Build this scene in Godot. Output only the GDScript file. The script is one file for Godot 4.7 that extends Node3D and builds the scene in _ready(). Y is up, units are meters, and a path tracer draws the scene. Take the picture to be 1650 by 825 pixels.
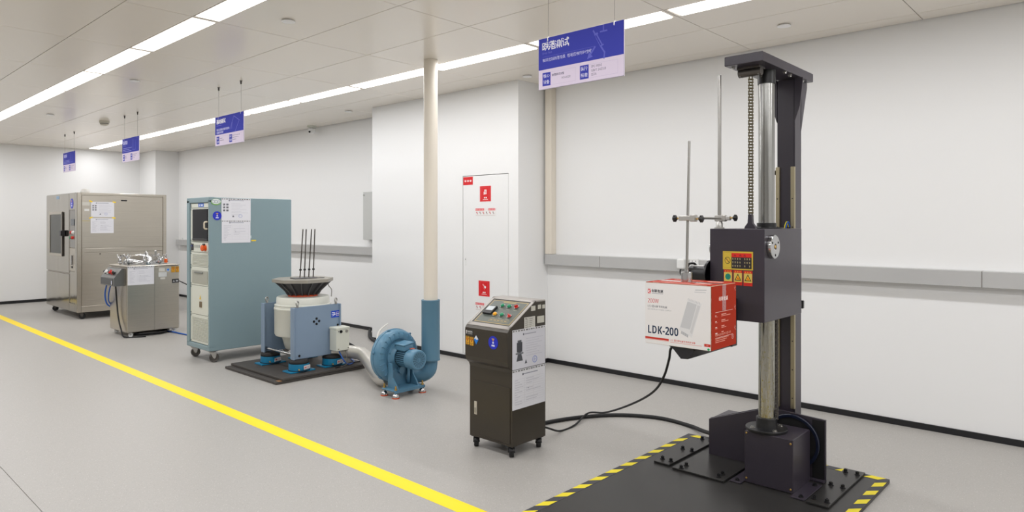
extends Node3D

const CEIL := 2.785
const WALL_X := 5.29
const FAR_Z := -14.45

# ---------------------------------------------------------------- mesh builder
class MB:
	var v := PackedVector3Array()
	var n := PackedVector3Array()
	var t := PackedVector2Array()

	func tri(a: Vector3, b: Vector3, c: Vector3, na: Vector3, nb: Vector3, nc: Vector3, ua := Vector2.ZERO, ub := Vector2.ZERO, uc := Vector2.ZERO) -> void:
		var g := (b - a).cross(c - a)
		if g.length_squared() < 1e-16:
			return
		if g.dot(na + nb + nc) > 0.0:
			v.append_array([a, c, b]); n.append_array([na, nc, nb]); t.append_array([ua, uc, ub])
		else:
			v.append_array([a, b, c]); n.append_array([na, nb, nc]); t.append_array([ua, ub, uc])

	func quad(a: Vector3, b: Vector3, c: Vector3, d: Vector3, nn: Array, uv: Array = []) -> void:
		if uv.is_empty():
			uv = [Vector2(0, 0), Vector2(1, 0), Vector2(1, 1), Vector2(0, 1)]
		tri(a, b, c, nn[0], nn[1], nn[2], uv[0], uv[1], uv[2])
		tri(a, c, d, nn[0], nn[2], nn[3], uv[0], uv[2], uv[3])

	func flat(a: Vector3, b: Vector3, c: Vector3, d: Vector3, out: Vector3) -> void:
		var g := (c - a).cross(d - b)
		if g.dot(out) < 0: g = -g
		g = g.normalized()
		quad(a, b, c, d, [g, g, g, g])

	# chamfered box; xf turns it about its centre
	func box(c: Vector3, s: Vector3, r := 0.0, bs := Basis()) -> void:
		var h := s * 0.5
		r = minf(r, minf(h.x, minf(h.y, h.z)) * 0.98)
		for ax in 3:
			var a1 := (ax + 1) % 3
			var a2 := (ax + 2) % 3
			for sg in [-1.0, 1.0]:
				var nn := Vector3.ZERO
				nn[ax] = sg
				var ps := []
				var uvs := []
				for k in [[-1, -1], [1, -1], [1, 1], [-1, 1]]:
					var p := Vector3.ZERO
					p[ax] = sg * h[ax]
					p[a1] = k[0] * (h[a1] - r)
					p[a2] = k[1] * (h[a2] - r)
					ps.append(c + bs * p)
					var q := Vector3(p.x / maxf(s.x, 1e-9), p.y / maxf(s.y, 1e-9), p.z / maxf(s.z, 1e-9))
					var uu := 0.0
					var vv := 0.5 - q.y
					if ax == 0: uu = 0.5 - sg * q.z
					elif ax == 2: uu = 0.5 + sg * q.x
					else:
						uu = 0.5 + q.z
						vv = 0.5 + q.x
					uvs.append(Vector2(uu, vv))
				var w := bs * nn
				quad(ps[0], ps[1], ps[2], ps[3], [w, w, w, w], uvs)
		if r <= 0.0:
			return
		for ax in 3:
			var a1 := (ax + 1) % 3
			var a2 := (ax + 2) % 3
			for s1 in [-1.0, 1.0]:
				for s2 in [-1.0, 1.0]:
					var n1 := Vector3.ZERO
					n1[a1] = s1
					var n2 := Vector3.ZERO
					n2[a2] = s2
					var pp := []
					for e in [-1.0, 1.0]:
						var p1 := Vector3.ZERO
						p1[ax] = e * (h[ax] - r); p1[a1] = s1 * h[a1]; p1[a2] = s2 * (h[a2] - r)
						var p2 := Vector3.ZERO
						p2[ax] = e * (h[ax] - r); p2[a1] = s1 * (h[a1] - r); p2[a2] = s2 * h[a2]
						pp.append(c + bs * p1)
						pp.append(c + bs * p2)
					quad(pp[0], pp[1], pp[3], pp[2], [bs * n1, bs * n2, bs * n2, bs * n1])
		for sx in [-1.0, 1.0]:
			for sy in [-1.0, 1.0]:
				for sz in [-1.0, 1.0]:
					tri(c + bs * Vector3(sx * h.x, sy * (h.y - r), sz * (h.z - r)), c + bs * Vector3(sx * (h.x - r), sy * h.y, sz * (h.z - r)), c + bs * Vector3(sx * (h.x - r), sy * (h.y - r), sz * h.z), bs * Vector3(sx, 0, 0), bs * Vector3(0, sy, 0), bs * Vector3(0, 0, sz))

	# box from its limits
	func bb(x0: float, x1: float, y0: float, y1: float, z0: float, z1: float, r := 0.0) -> void:
		box(Vector3((x0 + x1) * 0.5, (y0 + y1) * 0.5, (z0 + z1) * 0.5), Vector3(x1 - x0, y1 - y0, z1 - z0), r)

	static func frame(dir: Vector3) -> Basis:
		var z := dir.normalized()
		var u := Vector3.UP if absf(z.y) < 0.9 else Vector3.RIGHT
		var x := u.cross(z).normalized()
		return Basis(x, z.cross(x), z)

	# lathe about axis: profile of (radius, distance along axis); smooth joins unless the turn is sharp
	func lathe(o: Vector3, axis: Vector3, prof: Array, seg := 32, sharp := 0.6) -> void:
		var f := frame(axis)
		var m := prof.size()
		var sn := []
		for i in m - 1:
			var d: Vector2 = prof[i + 1] - prof[i]
			sn.append(Vector2(d.y, -d.x).normalized())
		for i in m - 1:
			if (prof[i + 1] - prof[i]).length() < 1e-7: continue
			var n0: Vector2 = sn[i]
			var n1: Vector2 = sn[i]
			if i > 0 and sn[i - 1].dot(sn[i]) > sharp: n0 = (sn[i - 1] + sn[i]).normalized()
			if i < m - 2 and sn[i + 1].dot(sn[i]) > sharp: n1 = (sn[i + 1] + sn[i]).normalized()
			for k in seg:
				var a := TAU * k / seg
				var b := TAU * (k + 1) / seg
				var ra := f.x * cos(a) + f.y * sin(a)
				var rb := f.x * cos(b) + f.y * sin(b)
				var p0: Vector2 = prof[i]
				var p1: Vector2 = prof[i + 1]
				quad(o + ra * p0.x + f.z * p0.y, o + rb * p0.x + f.z * p0.y, o + rb * p1.x + f.z * p1.y, o + ra * p1.x + f.z * p1.y,
					[ra * n0.x + f.z * n0.y, rb * n0.x + f.z * n0.y, rb * n1.x + f.z * n1.y, ra * n1.x + f.z * n1.y],
					[Vector2(float(k) / seg, float(i) / (m - 1)), Vector2(float(k + 1) / seg, float(i) / (m - 1)), Vector2(float(k + 1) / seg, float(i + 1) / (m - 1)), Vector2(float(k) / seg, float(i + 1) / (m - 1))])

	# capped cylinder with a small chamfer
	func cyl(a: Vector3, b: Vector3, r: float, seg := 20, ch := 0.0, r2 := -1.0) -> void:
		var l := (b - a).length()
		if r2 < 0: r2 = r
		lathe(a, b - a, [Vector2(0, 0), Vector2(r - ch, 0), Vector2(r, ch), Vector2(r2, l - ch), Vector2(r2 - ch, l), Vector2(0, l)], seg, 0.9)

	func ring(a: Vector3, axis: Vector3, ri: float, ro: float, h: float, seg := 28) -> void:
		lathe(a, axis, [Vector2(ri, 0), Vector2(ro, 0), Vector2(ro, h), Vector2(ri, h), Vector2(ri, 0)], seg, 0.9)

	func torus(c: Vector3, axis: Vector3, R: float, r: float, seg := 28, sub := 10) -> void:
		var pr := []
		for k in sub + 1:
			var a := TAU * k / sub
			pr.append(Vector2(R - r * cos(a), -r * sin(a)))
		lathe(c, axis, pr, seg, 0.2)

	func ball(c: Vector3, r: float, seg := 16) -> void:
		var pr := []
		for k in seg / 2 + 1:
			var a := -PI / 2 + PI * k / (seg / 2)
			pr.append(Vector2(r * cos(a), r * sin(a)))
		lathe(c, Vector3.UP, pr, seg, 0.2)

	static func curve(pts: Array, steps := 10) -> Array:
		var out := []
		for i in pts.size() - 1:
			var p0: Vector3 = pts[maxi(i - 1, 0)]
			var p1: Vector3 = pts[i]
			var p2: Vector3 = pts[i + 1]
			var p3: Vector3 = pts[mini(i + 2, pts.size() - 1)]
			for k in steps:
				var s := float(k) / steps
				out.append(0.5 * (2.0 * p1 + (p2 - p0) * s + (2.0 * p0 - 5.0 * p1 + 4.0 * p2 - p3) * s * s + (3.0 * p1 - p0 - 3.0 * p2 + p3) * s * s * s))
		out.append(pts[-1])
		return out

	func tube(pts: Array, r, seg := 10) -> void:
		var m := pts.size()
		var fr := []
		var bs := frame(pts[1] - pts[0])
		for i in m:
			var d: Vector3 = (pts[mini(i + 1, m - 1)] - pts[maxi(i - 1, 0)]).normalized()
			var x: Vector3 = (bs.x - d * bs.x.dot(d)).normalized()
			bs = Basis(x, d.cross(x), d)
			fr.append(bs)
		for i in m - 1:
			var r0: float = r[i] if r is Array else r
			var r1: float = r[i + 1] if r is Array else r
			for k in seg:
				var a := TAU * k / seg
				var b := TAU * (k + 1) / seg
				var q0: Basis = fr[i]
				var q1: Basis = fr[i + 1]
				var a0 := q0.x * cos(a) + q0.y * sin(a)
				var b0 := q0.x * cos(b) + q0.y * sin(b)
				var a1 := q1.x * cos(a) + q1.y * sin(a)
				var b1 := q1.x * cos(b) + q1.y * sin(b)
				quad(pts[i] + a0 * r0, pts[i] + b0 * r0, pts[i + 1] + b1 * r1, pts[i + 1] + a1 * r1, [a0, b0, b1, a1])
		for e in [0, m - 1]:
			var q: Basis = fr[e]
			var re: float = r[e] if r is Array else r
			var nn: Vector3 = q.z if e else -q.z
			for k in seg:
				var a := TAU * k / seg
				var b := TAU * (k + 1) / seg
				tri(pts[e], pts[e] + (q.x * cos(a) + q.y * sin(a)) * re, pts[e] + (q.x * cos(b) + q.y * sin(b)) * re, nn, nn, nn)

	# polygon (2D) pushed along ez by depth, from origin o with in-plane axes ex, ey
	func prism(poly: PackedVector2Array, o: Vector3, ex: Vector3, ey: Vector3, ez: Vector3, depth: float) -> void:
		var idx := Geometry2D.triangulate_polygon(poly)
		for i in idx.size() / 3:
			var q := []
			for k in 3:
				var p := poly[idx[i * 3 + k]]
				q.append(o + ex * p.x + ey * p.y)
			tri(q[0], q[1], q[2], -ez, -ez, -ez)
			var dz := ez * depth
			tri(q[0] + dz, q[1] + dz, q[2] + dz, ez, ez, ez)
		var area := 0.0
		for i in poly.size():
			var a := poly[i]
			var b := poly[(i + 1) % poly.size()]
			area += a.x * b.y - b.x * a.y
		for i in poly.size():
			var a := poly[i]
			var b := poly[(i + 1) % poly.size()]
			var e := (b - a).normalized()
			var m2 := Vector2(e.y, -e.x) * signf(area)
			var nn := ex * m2.x + ey * m2.y
			var A := o + ex * a.x + ey * a.y
			var B := o + ex * b.x + ey * b.y
			quad(A, B, B + ez * depth, A + ez * depth, [nn, nn, nn, nn])

	func mesh(off: Vector3, m: Material) -> ArrayMesh:
		var arr := []
		arr.resize(Mesh.ARRAY_MAX)
		for i in v.size():
			v[i] -= off
		arr[Mesh.ARRAY_VERTEX] = v
		arr[Mesh.ARRAY_NORMAL] = n
		arr[Mesh.ARRAY_TEX_UV] = t
		var am := ArrayMesh.new()
		am.add_surface_from_arrays(Mesh.PRIMITIVE_TRIANGLES, arr)
		am.surface_set_material(0, m)
		return am

# ---------------------------------------------------------------- print canvas
class Canvas:
	var im: Image
	var w: int
	var h: int

	func _init(ww: int, hh: int, c: Color) -> void:
		w = ww; h = hh
		im = Image.create_empty(w, h, false, Image.FORMAT_RGB8)
		im.fill(c)

	func rect(x0: float, y0: float, x1: float, y1: float, c: Color) -> void:
		im.fill_rect(Rect2i(int(round(x0)), int(round(y0)), maxi(1, int(round(x1 - x0))), maxi(1, int(round(y1 - y0)))), c)

	func frame(x0: float, y0: float, x1: float, y1: float, lw: float, c: Color) -> void:
		rect(x0, y0, x1, y0 + lw, c); rect(x0, y1 - lw, x1, y1, c); rect(x0, y0, x0 + lw, y1, c); rect(x1 - lw, y0, x1, y1, c)

	func poly(p: PackedVector2Array, c: Color) -> void:
		var lo := 1e9
		var hi := -1e9
		for q in p:
			lo = minf(lo, q.y); hi = maxf(hi, q.y)
		for y in range(maxi(0, int(floor(lo))), mini(h, int(ceil(hi)) + 1)):
			var xs := []
			var yy := y + 0.5
			for i in p.size():
				var a := p[i]
				var b := p[(i + 1) % p.size()]
				if (a.y <= yy) != (b.y <= yy):
					xs.append(a.x + (yy - a.y) * (b.x - a.x) / (b.y - a.y))
			xs.sort()
			for i in xs.size() / 2:
				var x0 := int(round(xs[i * 2]))
				var x1 := int(round(xs[i * 2 + 1]))
				if x1 > x0:
					im.fill_rect(Rect2i(x0, y, x1 - x0, 1), c)

	func line(a: Vector2, b: Vector2, lw: float, c: Color) -> void:
		var d := (b - a)
		if d.length() < 0.01: d = Vector2(1, 0)
		d = d.normalized() * lw * 0.5
		var m := Vector2(-d.y, d.x)
		poly(PackedVector2Array([a - d + m, b + d + m, b + d - m, a - d - m]), c)

	func disc(c0: Vector2, rx: float, ry: float, c: Color, inner := 0.0) -> void:
		for y in range(maxi(0, int(c0.y - ry)), mini(h, int(c0.y + ry) + 1)):
			var q := (y + 0.5 - c0.y) / ry
			if absf(q) >= 1.0: continue
			var x := rx * sqrt(1.0 - q * q)
			var qi := q / maxf(inner, 1e-6)
			if inner > 0.0 and absf(qi) < 1.0:
				var xi := rx * inner * sqrt(1.0 - qi * qi)
				rect(c0.x - x, y, c0.x - xi, y + 1, c); rect(c0.x + xi, y, c0.x + x, y + 1, c)
			else:
				rect(c0.x - x, y, c0.x + x, y + 1, c)

	# Latin lettering: the outlines of a TextMesh, filled; returns its width
	func text(s: String, x: float, y: float, size: float, c: Color, bold := false, wide := 0.0) -> float:
		var tm := TextMesh.new()
		var f := SystemFont.new()
		f.font_names = PackedStringArray(["Droid Sans"])
		if bold: f.font_weight = 700
		tm.font = f
		tm.font_size = 64
		tm.pixel_size = 1.0
		tm.depth = 0.0
		tm.curve_step = 4.0
		tm.horizontal_alignment = HORIZONTAL_ALIGNMENT_LEFT
		tm.text = s
		var a := tm.get_mesh_arrays()
		var vs: PackedVector3Array = a[Mesh.ARRAY_VERTEX]
		var ix: PackedInt32Array = a[Mesh.ARRAY_INDEX] if a[Mesh.ARRAY_INDEX] != null else PackedInt32Array(range(vs.size()))
		var lo := Vector2(1e9, 1e9)
		var hi := -lo
		for p in vs:
			lo.x = minf(lo.x, p.x); lo.y = minf(lo.y, p.y); hi.x = maxf(hi.x, p.x); hi.y = maxf(hi.y, p.y)
		var k := size / 45.7           # capital height of the face at 64
		var kx := k if wide <= 0.0 else wide / maxf(hi.x - lo.x, 1.0)
		var base := y + size
		var base0 := (f.get_ascent(64) + f.get_descent(64)) * 0.5 - f.get_ascent(64)
		for i in ix.size() / 3:
			var q := PackedVector2Array()
			for j in 3:
				var p := vs[ix[i * 3 + j]]
				q.append(Vector2(x + (p.x - lo.x) * kx, base - (p.y - base0) * k))
			poly(q, c)
		return (hi.x - lo.x) * kx

	# Chinese lettering drawn stroke by stroke on a ten by ten grid
	func han(s: String, x: float, y: float, size: float, c: Color, lw := 0.085, gap := 1.08) -> void:
		for i in s.length():
			var ch := s[i]
			var st: String = HAN.get(ch, "")
			for tok in st.split(" ", false):
				for k in tok.length() / 2 - 1:
					var a := Vector2(tok[k * 2].to_int(), tok[k * 2 + 1].to_int()) / 9.4 * size
					var b := Vector2(tok[k * 2 + 2].to_int(), tok[k * 2 + 3].to_int()) / 9.4 * size
					var o := Vector2(x + i * size * gap, y)
					line(o + a, o + b, maxf(1.0, size * lw), c)

	func tex() -> ImageTexture:
		return ImageTexture.create_from_image(im)

const HAN := {
	"跌": "0131340401 2428 2636 0508 0847 5143 4393 4595 7075 7549 7599",
	"落": "0191 3032 6062 1324 0516 0926 5235 538346 4396 4787894947",
	"测": "0112 0415 0926 3161 3137 6167 4246 4639 5769 7277 909988",
	"试": "1021 03232837 4292 4575 5558 4877 70749997 8091",
	"核": "0242 2029 2306 2345 6071 4292 62548448 8549 7799",
	"心": "1407 33387876 4153 8396",
	"设": "1021 03232837 515344 51818494 458549 5699",
	"备": "3004 217115 2295 2575792925 2777 4549",
	"执": "0232 202918 0635 4373789897 606539 4567",
	"行": "2002 2305 1419 4181 3494 747969",
	"标": "0242 2029 2306 2345 5181 4494 747969 5648 8698",
	"准": "0113 0815 4024 3339 6071 3292 3494 3696 3999 6269",
	"创": "3004 3053 14444626 14185857 7277 909989",
	"联": "0141 1117 3139 1333 1535 0746 5062 9082 5393 4595 737549 7599",
	"电": "1282871712 1484 40499998",
	"源": "0112 0415 0926 3191 313629 6153 4383864643 4585 6669 5749 8799",
	"显": "1080841410 1282 3539 6569 1628 8678 0999",
	"示": "1181 0494 545949 2508 7598",
	"屏": "108083 1383 101509 3445 7465 3585 2696 4549 7579",
	"专": "1181 0393 40358558 3769",
	"用": "111609 11818979 1383 1686 4149",
	"振": "0232 202918 0635 4191 414639 5383 4595 656978 9677 7599",
	"动": "0242 0454 240847 3658 53939889 707559",
	"模": "0242 2029 2306 2345 4292 5153 8183 4484874744 4686 4898 6649 6699",
	"拟": "0232 202918 0635 414857 6172 819169 8599",
	"运": "0112 041417 0829 2999 4181 3393 634787 7698",
	"输": "0141 2005 0545 2529 0848 7053 7093 5484 555859 5575 7578 8588 9599",
	"场": "0333 2027 0836 41819189 41438399 9389 6549 8569",
	"景": "2070732320 2272 5465 0595 2676782826 5859 3819 7899",
	"检": "0242 2029 2306 2345 6043 6093 5484 5667 7687 9697 4999",
	"验": "0131 313435 0444 444837 0736 6043 6093 5484 5667 7687 9697 4999",
	"包": "3004 2191978777 13636616 13199998",
	"装": "3034 1122 0434 4292 4494 6064 0595 5546 3539 3958 9678 5599",
	"防": "0109 014124 2446 4636 6071 4292 5459 54848979",
	"护": "0232 202918 0635 5061 43838646 434649",
	"性": "1019 0305 3234 5143 4393 4595 4999 7079",
	"能": "2003 0333 3243 04444838 0409 0646 60647473 9161 65697978 9265",
	"低": "300419 2429 4181 424958 7061 4494 61657999",
	"温": "0112 0415 0926 3080844430 4282 3585 3539 5559 7579 8589 2999",
	"高": "4051 0191 2373752523 0686 060908 8689 3858",
	"压": "101509 1090 3484 5259 2999 7687",
}

# ---------------------------------------------------------------- materials
var M := {}
var rng := RandomNumberGenerator.new()

func mat(called: String, c: Color, rough := 0.5, metal := 0.0, spec := 0.5) -> StandardMaterial3D:
	if M.has(called): return M[called]
	var m := StandardMaterial3D.new()
	m.resource_name = called
	m.albedo_color = c
	m.roughness = rough
	m.metallic = metal
	m.metallic_specular = spec
	M[called] = m
	return m

func printed(called: String, cv: Canvas, rough := 0.5) -> StandardMaterial3D:
	var m := mat(called, Color.WHITE, rough)
	m.albedo_texture = cv.tex()
	return m

func c8(r: int, g: int, b: int) -> Color:
	return Color8(r, g, b)

func noise_tex(sz: int, freq: float, oct := 3, as_normal := false, bump := 4.0) -> NoiseTexture2D:
	var nt := NoiseTexture2D.new()
	var fn := FastNoiseLite.new()
	fn.seed = 7
	fn.frequency = freq
	fn.fractal_octaves = oct
	nt.width = sz; nt.height = sz
	nt.noise = fn
	nt.seamless = true
	nt.as_normal_map = as_normal
	nt.bump_strength = bump
	return nt

# fine streaks of brushed metal, running along u
func streak_tex(sz: int, lo: float, hi: float) -> ImageTexture:
	var im := Image.create_empty(sz, sz, false, Image.FORMAT_RGB8)
	rng.seed = 11
	for y in sz:
		var x := 0
		while x < sz:
			var l := rng.randi_range(sz / 8, sz / 2)
			var g := rng.randf_range(lo, hi)
			im.fill_rect(Rect2i(x, y, l, 1), Color(g, g, g))
			x += l
	return ImageTexture.create_from_image(im)

func floor_tex() -> ImageTexture:
	var sz := 1024
	var im := Image.create_empty(sz, sz, false, Image.FORMAT_RGB8)
	im.fill(c8(167, 164, 159))
	rng.seed = 3
	var tones := [c8(159, 154, 150), c8(177, 173, 169), c8(164, 159, 153), c8(150, 147, 145), c8(189, 185, 181), c8(171, 167, 166)]
	for i in 15000:
		var r := rng.randi_range(1, 4)
		im.fill_rect(Rect2i(rng.randi_range(0, sz), rng.randi_range(0, sz), r, rng.randi_range(1, 4)), tones[rng.randi_range(0, 5)])
	for i in 900:
		im.fill_rect(Rect2i(rng.randi_range(0, sz), rng.randi_range(0, sz), rng.randi_range(2, 4), rng.randi_range(2, 4)), c8(203, 200, 196))
	for i in 500:
		im.fill_rect(Rect2i(rng.randi_range(0, sz), rng.randi_range(0, sz), rng.randi_range(2, 4), rng.randi_range(2, 4)), c8(133, 130, 128))
	return ImageTexture.create_from_image(im)

func materials() -> void:
	var m: StandardMaterial3D
	m = mat("floor vinyl", Color.WHITE, 0.42, 0.0, 0.45)
	m.albedo_texture = floor_tex()
	m.uv1_triplanar = true
	m.uv1_world_triplanar = true
	m.uv1_scale = Vector3(1.1, 1.1, 1.1)
	mat("wall paint", c8(238, 238, 237), 0.75, 0.0, 0.3)
	mat("ceiling panel", c8(243, 236, 226), 0.24, 0.0, 0.5)
	mat("ceiling gap", c8(120, 112, 102), 0.8)
	mat("black skirting", c8(24, 24, 27), 0.4)
	mat("grey trunking", c8(194, 194, 193), 0.38, 0.25)
	mat("trunking joint", c8(140, 136, 132), 0.5)
	mat("beige paint", c8(230, 222, 208), 0.38)
	mat("white plastic", c8(232, 232, 230), 0.4)
	mat("cream panel", c8(214, 216, 204), 0.45)
	mat("cream grille", c8(188, 190, 178), 0.5)
	mat("black plastic", c8(22, 22, 24), 0.38)
	mat("black rubber", c8(26, 26, 27), 0.7)
	mat("dark glass", c8(13, 15, 22), 0.12, 0.0, 0.25)
	mat("rack blue", c8(130, 152, 158), 0.42)
	mat("shaker blue", c8(128, 148, 170), 0.4)
	mat("shaker white", c8(217, 218, 208), 0.38)
	mat("blower blue", c8(87, 131, 157), 0.36)
	mat("blower dark", c8(58, 88, 106), 0.5)
	mat("spring blue", c8(10, 118, 158), 0.35)
	mat("tester paint", c8(54, 49, 58), 0.32)
	mat("tester black", c8(34, 32, 36), 0.3)
	mat("cabinet brown", c8(60, 54, 45), 0.34, 0.2)
	mat("cabinet trim", c8(168, 163, 158), 0.35, 0.4)
	mat("chrome", c8(190, 190, 190), 0.14, 1.0)
	mat("steel", c8(176, 174, 170), 0.3, 1.0)
	mat("dark steel", c8(92, 88, 84), 0.42, 0.8)
	mat("aluminium", c8(196, 194, 190), 0.36, 0.9)
	mat("brass", c8(196, 160, 92), 0.35, 0.9)
	mat("rail gold", c8(176, 166, 138), 0.34, 0.85)
	mat("chain", c8(96, 88, 66), 0.42, 0.8)
	mat("red plastic", c8(206, 40, 30), 0.35)
	mat("orange plastic", c8(226, 92, 24), 0.4)
	mat("green plastic", c8(10, 138, 92), 0.3)
	mat("amber plastic", c8(240, 170, 20), 0.3)
	mat("orange rubber", c8(198, 74, 32), 0.6)
	mat("blue hose", c8(30, 96, 190), 0.4)
	mat("yellow tape", c8(252, 220, 0), 0.5)
	mat("hazard yellow", c8(226, 208, 24), 0.5)
	mat("tape black", c8(52, 52, 58), 0.5)
	mat("dark hole", c8(10, 10, 11), 0.9)
	mat("wood edge", c8(150, 110, 72), 0.7)
	mat("navy wheel", c8(16, 24, 46), 0.35)
	mat("window dark", c8(44, 48, 42), 0.12, 0.0, 0.3)
	mat("thin wire", c8(120, 116, 110), 0.4, 0.7)
	mat("white cable", c8(224, 222, 216), 0.4)
	mat("plastic film", Color(0.95, 0.96, 0.98, 0.035), 0.16)
	M["plastic film"].transparency = BaseMaterial3D.TRANSPARENCY_ALPHA
	# brushed stainless sheet: streaks in tone and roughness
	m = mat("brushed steel", c8(205, 198, 186), 0.34, 1.0)
	m.albedo_texture = streak_tex(1024, 0.93, 1.0)
	m.roughness_texture = streak_tex(1024, 0.8, 1.0)
	m.uv1_scale = Vector3(1, 2, 1)
	m.anisotropy_enabled = true
	m.anisotropy = 0.35
	# polished stainless sheet, slightly buckled
	m = mat("polished steel", c8(172, 167, 158), 0.13, 1.0)
	m.normal_enabled = true
	m.normal_texture = noise_tex(256, 0.008, 2, true, 2.0)
	m.normal_scale = 0.25
	# black matting and the black steel bed of the drop tester, worn
	m = mat("mat black", c8(66, 62, 58), 0.6)
	m.albedo_texture = null
	m = mat("bed black", c8(46, 45, 44), 0.24)
	m.roughness = 0.3
	m.metallic_specular = 0.38
	m.uv1_triplanar = true
	m.uv1_scale = Vector3(1.5, 1.5, 1.5)
	# silver foil duct
	m = mat("foil duct", c8(206, 203, 196), 0.38, 0.7)
	# worn chrome of the lifting column below the carriage
	m = mat("oily chrome", Color.WHITE, 0.2, 1.0)
	var base := c8(168, 166, 156)
	var cv := Canvas.new(256, 1024, base)
	rng.seed = 21
	for i in 1500:
		var x := rng.randf_range(0, 256)
		var y := rng.randf_range(0, 1024)
		cv.rect(x, y, x + rng.randf_range(1, 4), y + rng.randf_range(10, 90), base.lerp([c8(186, 186, 180), c8(150, 146, 124)][i % 2], rng.randf_range(0.2, 0.7)))
	for i in 420:
		var x := rng.randf_range(0, 256)
		var y := 700.0 * pow(rng.randf(), 1.6)
		cv.rect(x, y, x + rng.randf_range(1, 6), y + rng.randf_range(2, 26), base.lerp(c8(150, 138, 62), rng.randf_range(0.2, 0.75)))
	m.albedo_texture = cv.tex()
	mat("sticker blue", c8(24, 40, 186), 0.4)
	m = mat("foam tape", c8(250, 214, 20), 0.5)

# ---------------------------------------------------------------- scene helpers
func put(parent: Node3D, called: String, b: MB, m: Material, label := "") -> MeshInstance3D:
	var off := Vector3.ZERO
	var p: Node = parent
	while p is Node3D and p != self:
		off += p.position
		p = p.get_parent()
	var o := MeshInstance3D.new()
	o.name = numbered(parent, called)
	o.mesh = b.mesh(off, m)
	if label: o.set_meta("label", label)
	parent.add_child(o, true)
	return o

func numbered(parent: Node, called: String) -> String:
	if not parent.has_node(called): return called
	var i := 1
	while parent.has_node("%s_%03d" % [called, i]): i += 1
	return "%s_%03d" % [called, i]

func thing(called: String, label: String, category: String, at: Vector3, group := "") -> Node3D:
	var o := Node3D.new()
	o.name = numbered(self, called)
	o.position = at
	o.set_meta("label", label)
	o.set_meta("category", category)
	if group: o.set_meta("group", group)
	add_child(o, true)
	return o

func structure(called: String, b: MB, m: Material, parent: Node3D = null) -> MeshInstance3D:
	var o := put(parent if parent else self, called, b, m)
	o.set_meta("kind", "structure")
	return o

func decal(parent: Node3D, called: String, c: Vector3, w: float, h: float, face: String, m: Material, label := "", thick := 0.0014) -> MeshInstance3D:
	var b := MB.new()
	if face == "x": b.box(c, Vector3(thick, h, w))
	elif face == "z": b.box(c, Vector3(w, h, thick))
	else: b.box(c, Vector3(h, thick, w))
	return put(parent, called, b, m, label)

func bolt_mesh(c: Vector3, up: Vector3, r: float, h: float) -> MB:
	var b := MB.new()
	b.lathe(c, up, [Vector2(0, 0), Vector2(r * 1.5, 0), Vector2(r * 1.5, h * 0.2), Vector2(r, h * 0.25), Vector2(r, h), Vector2(r * 0.5, h), Vector2(r * 0.5, h * 0.6), Vector2(0, h * 0.6)], 12, 0.9)
	return b

func screw(parent: Node3D, c: Vector3, up: Vector3, r: float, h: float, m: Material, called := "bolt") -> void:
	put(parent, called, bolt_mesh(c, up, r, h), m)

# swivel castor standing on the floor at p, its plate at height h; turn is where the wheel trails
func caster(parent: Node3D, p: Vector3, h: float, r: float, turn: float, fork: Material, tyre: Material, label := "") -> void:
	var d := Vector3(cos(turn), 0, sin(turn))
	var s := Vector3(-d.z, 0, d.x)
	var ctr := p + Vector3(0, r, 0) + d * r * 0.35
	var b := MB.new()
	b.box(p + Vector3(0, h - 0.003, 0), Vector3(r * 1.7, 0.006, r * 1.7), 0.001)
	b.cyl(p + Vector3(0, h - 0.02, 0), p + Vector3(0, h - 0.004, 0), r * 0.55, 16)
	var bs := Basis(d, Vector3.UP, d.cross(Vector3.UP))
	for e in [-1.0, 1.0]:
		var q := PackedVector2Array([Vector2(-r * 0.5, h - r - 0.012), Vector2(r * 0.85, h - r - 0.012), Vector2(r * 0.62, 0.05 * r), Vector2(r * 0.35, -r * 0.15), Vector2(r * 0.08, 0.05 * r)])
		b.prism(q, p + Vector3(0, r, 0) + s * e * r * 0.62 - s * 0.0015, d, Vector3.UP, s, 0.003)
	b.box(p + Vector3(0, h - 0.017, 0), Vector3(r * 1.2, 0.006, r * 1.3), 0.001, bs)
	b.cyl(ctr - s * r * 0.72, ctr + s * r * 0.72, r * 0.16, 8)
	# brake pedal
	b.box(p + Vector3(0, r * 1.5, 0) + d * r * 1.25, Vector3(r * 0.9, 0.005, r * 0.8), 0.001, bs.rotated(s, 0.35))
	var c := put(parent, "caster", b, fork, label)
	var w := MB.new()
	w.lathe(ctr - s * r * 0.5, s, [Vector2(0, 0), Vector2(r * 0.55, 0), Vector2(r * 0.62, 0.003), Vector2(r * 0.9, 0.0), Vector2(r, r * 0.14), Vector2(r, r * 0.86), Vector2(r * 0.9, r), Vector2(r * 0.62, r - 0.003), Vector2(r * 0.55, r), Vector2(0, r)], 20, 0.8)
	put(c, "wheel", w, tyre)

func area_light(called: String, at: Vector3, sx: float, sz: float, e: float) -> void:
	var l := AreaLight3D.new()
	l.name = numbered(self, called)
	l.area_size = Vector2(sx, sz)
	l.area_normalize_energy = true
	l.light_energy = e
	l.light_color = c8(250, 251, 255)
	l.shadow_enabled = true
	l.area_range = 40.0
	l.area_attenuation = 2.0
	add_child(l, true)
	l.position = at
	l.rotation_degrees = Vector3(-90, 0, 0)

func rows(k: int) -> float:   # ceiling joints that run across the room
	return -1.06 - 1.194 * k

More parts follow.
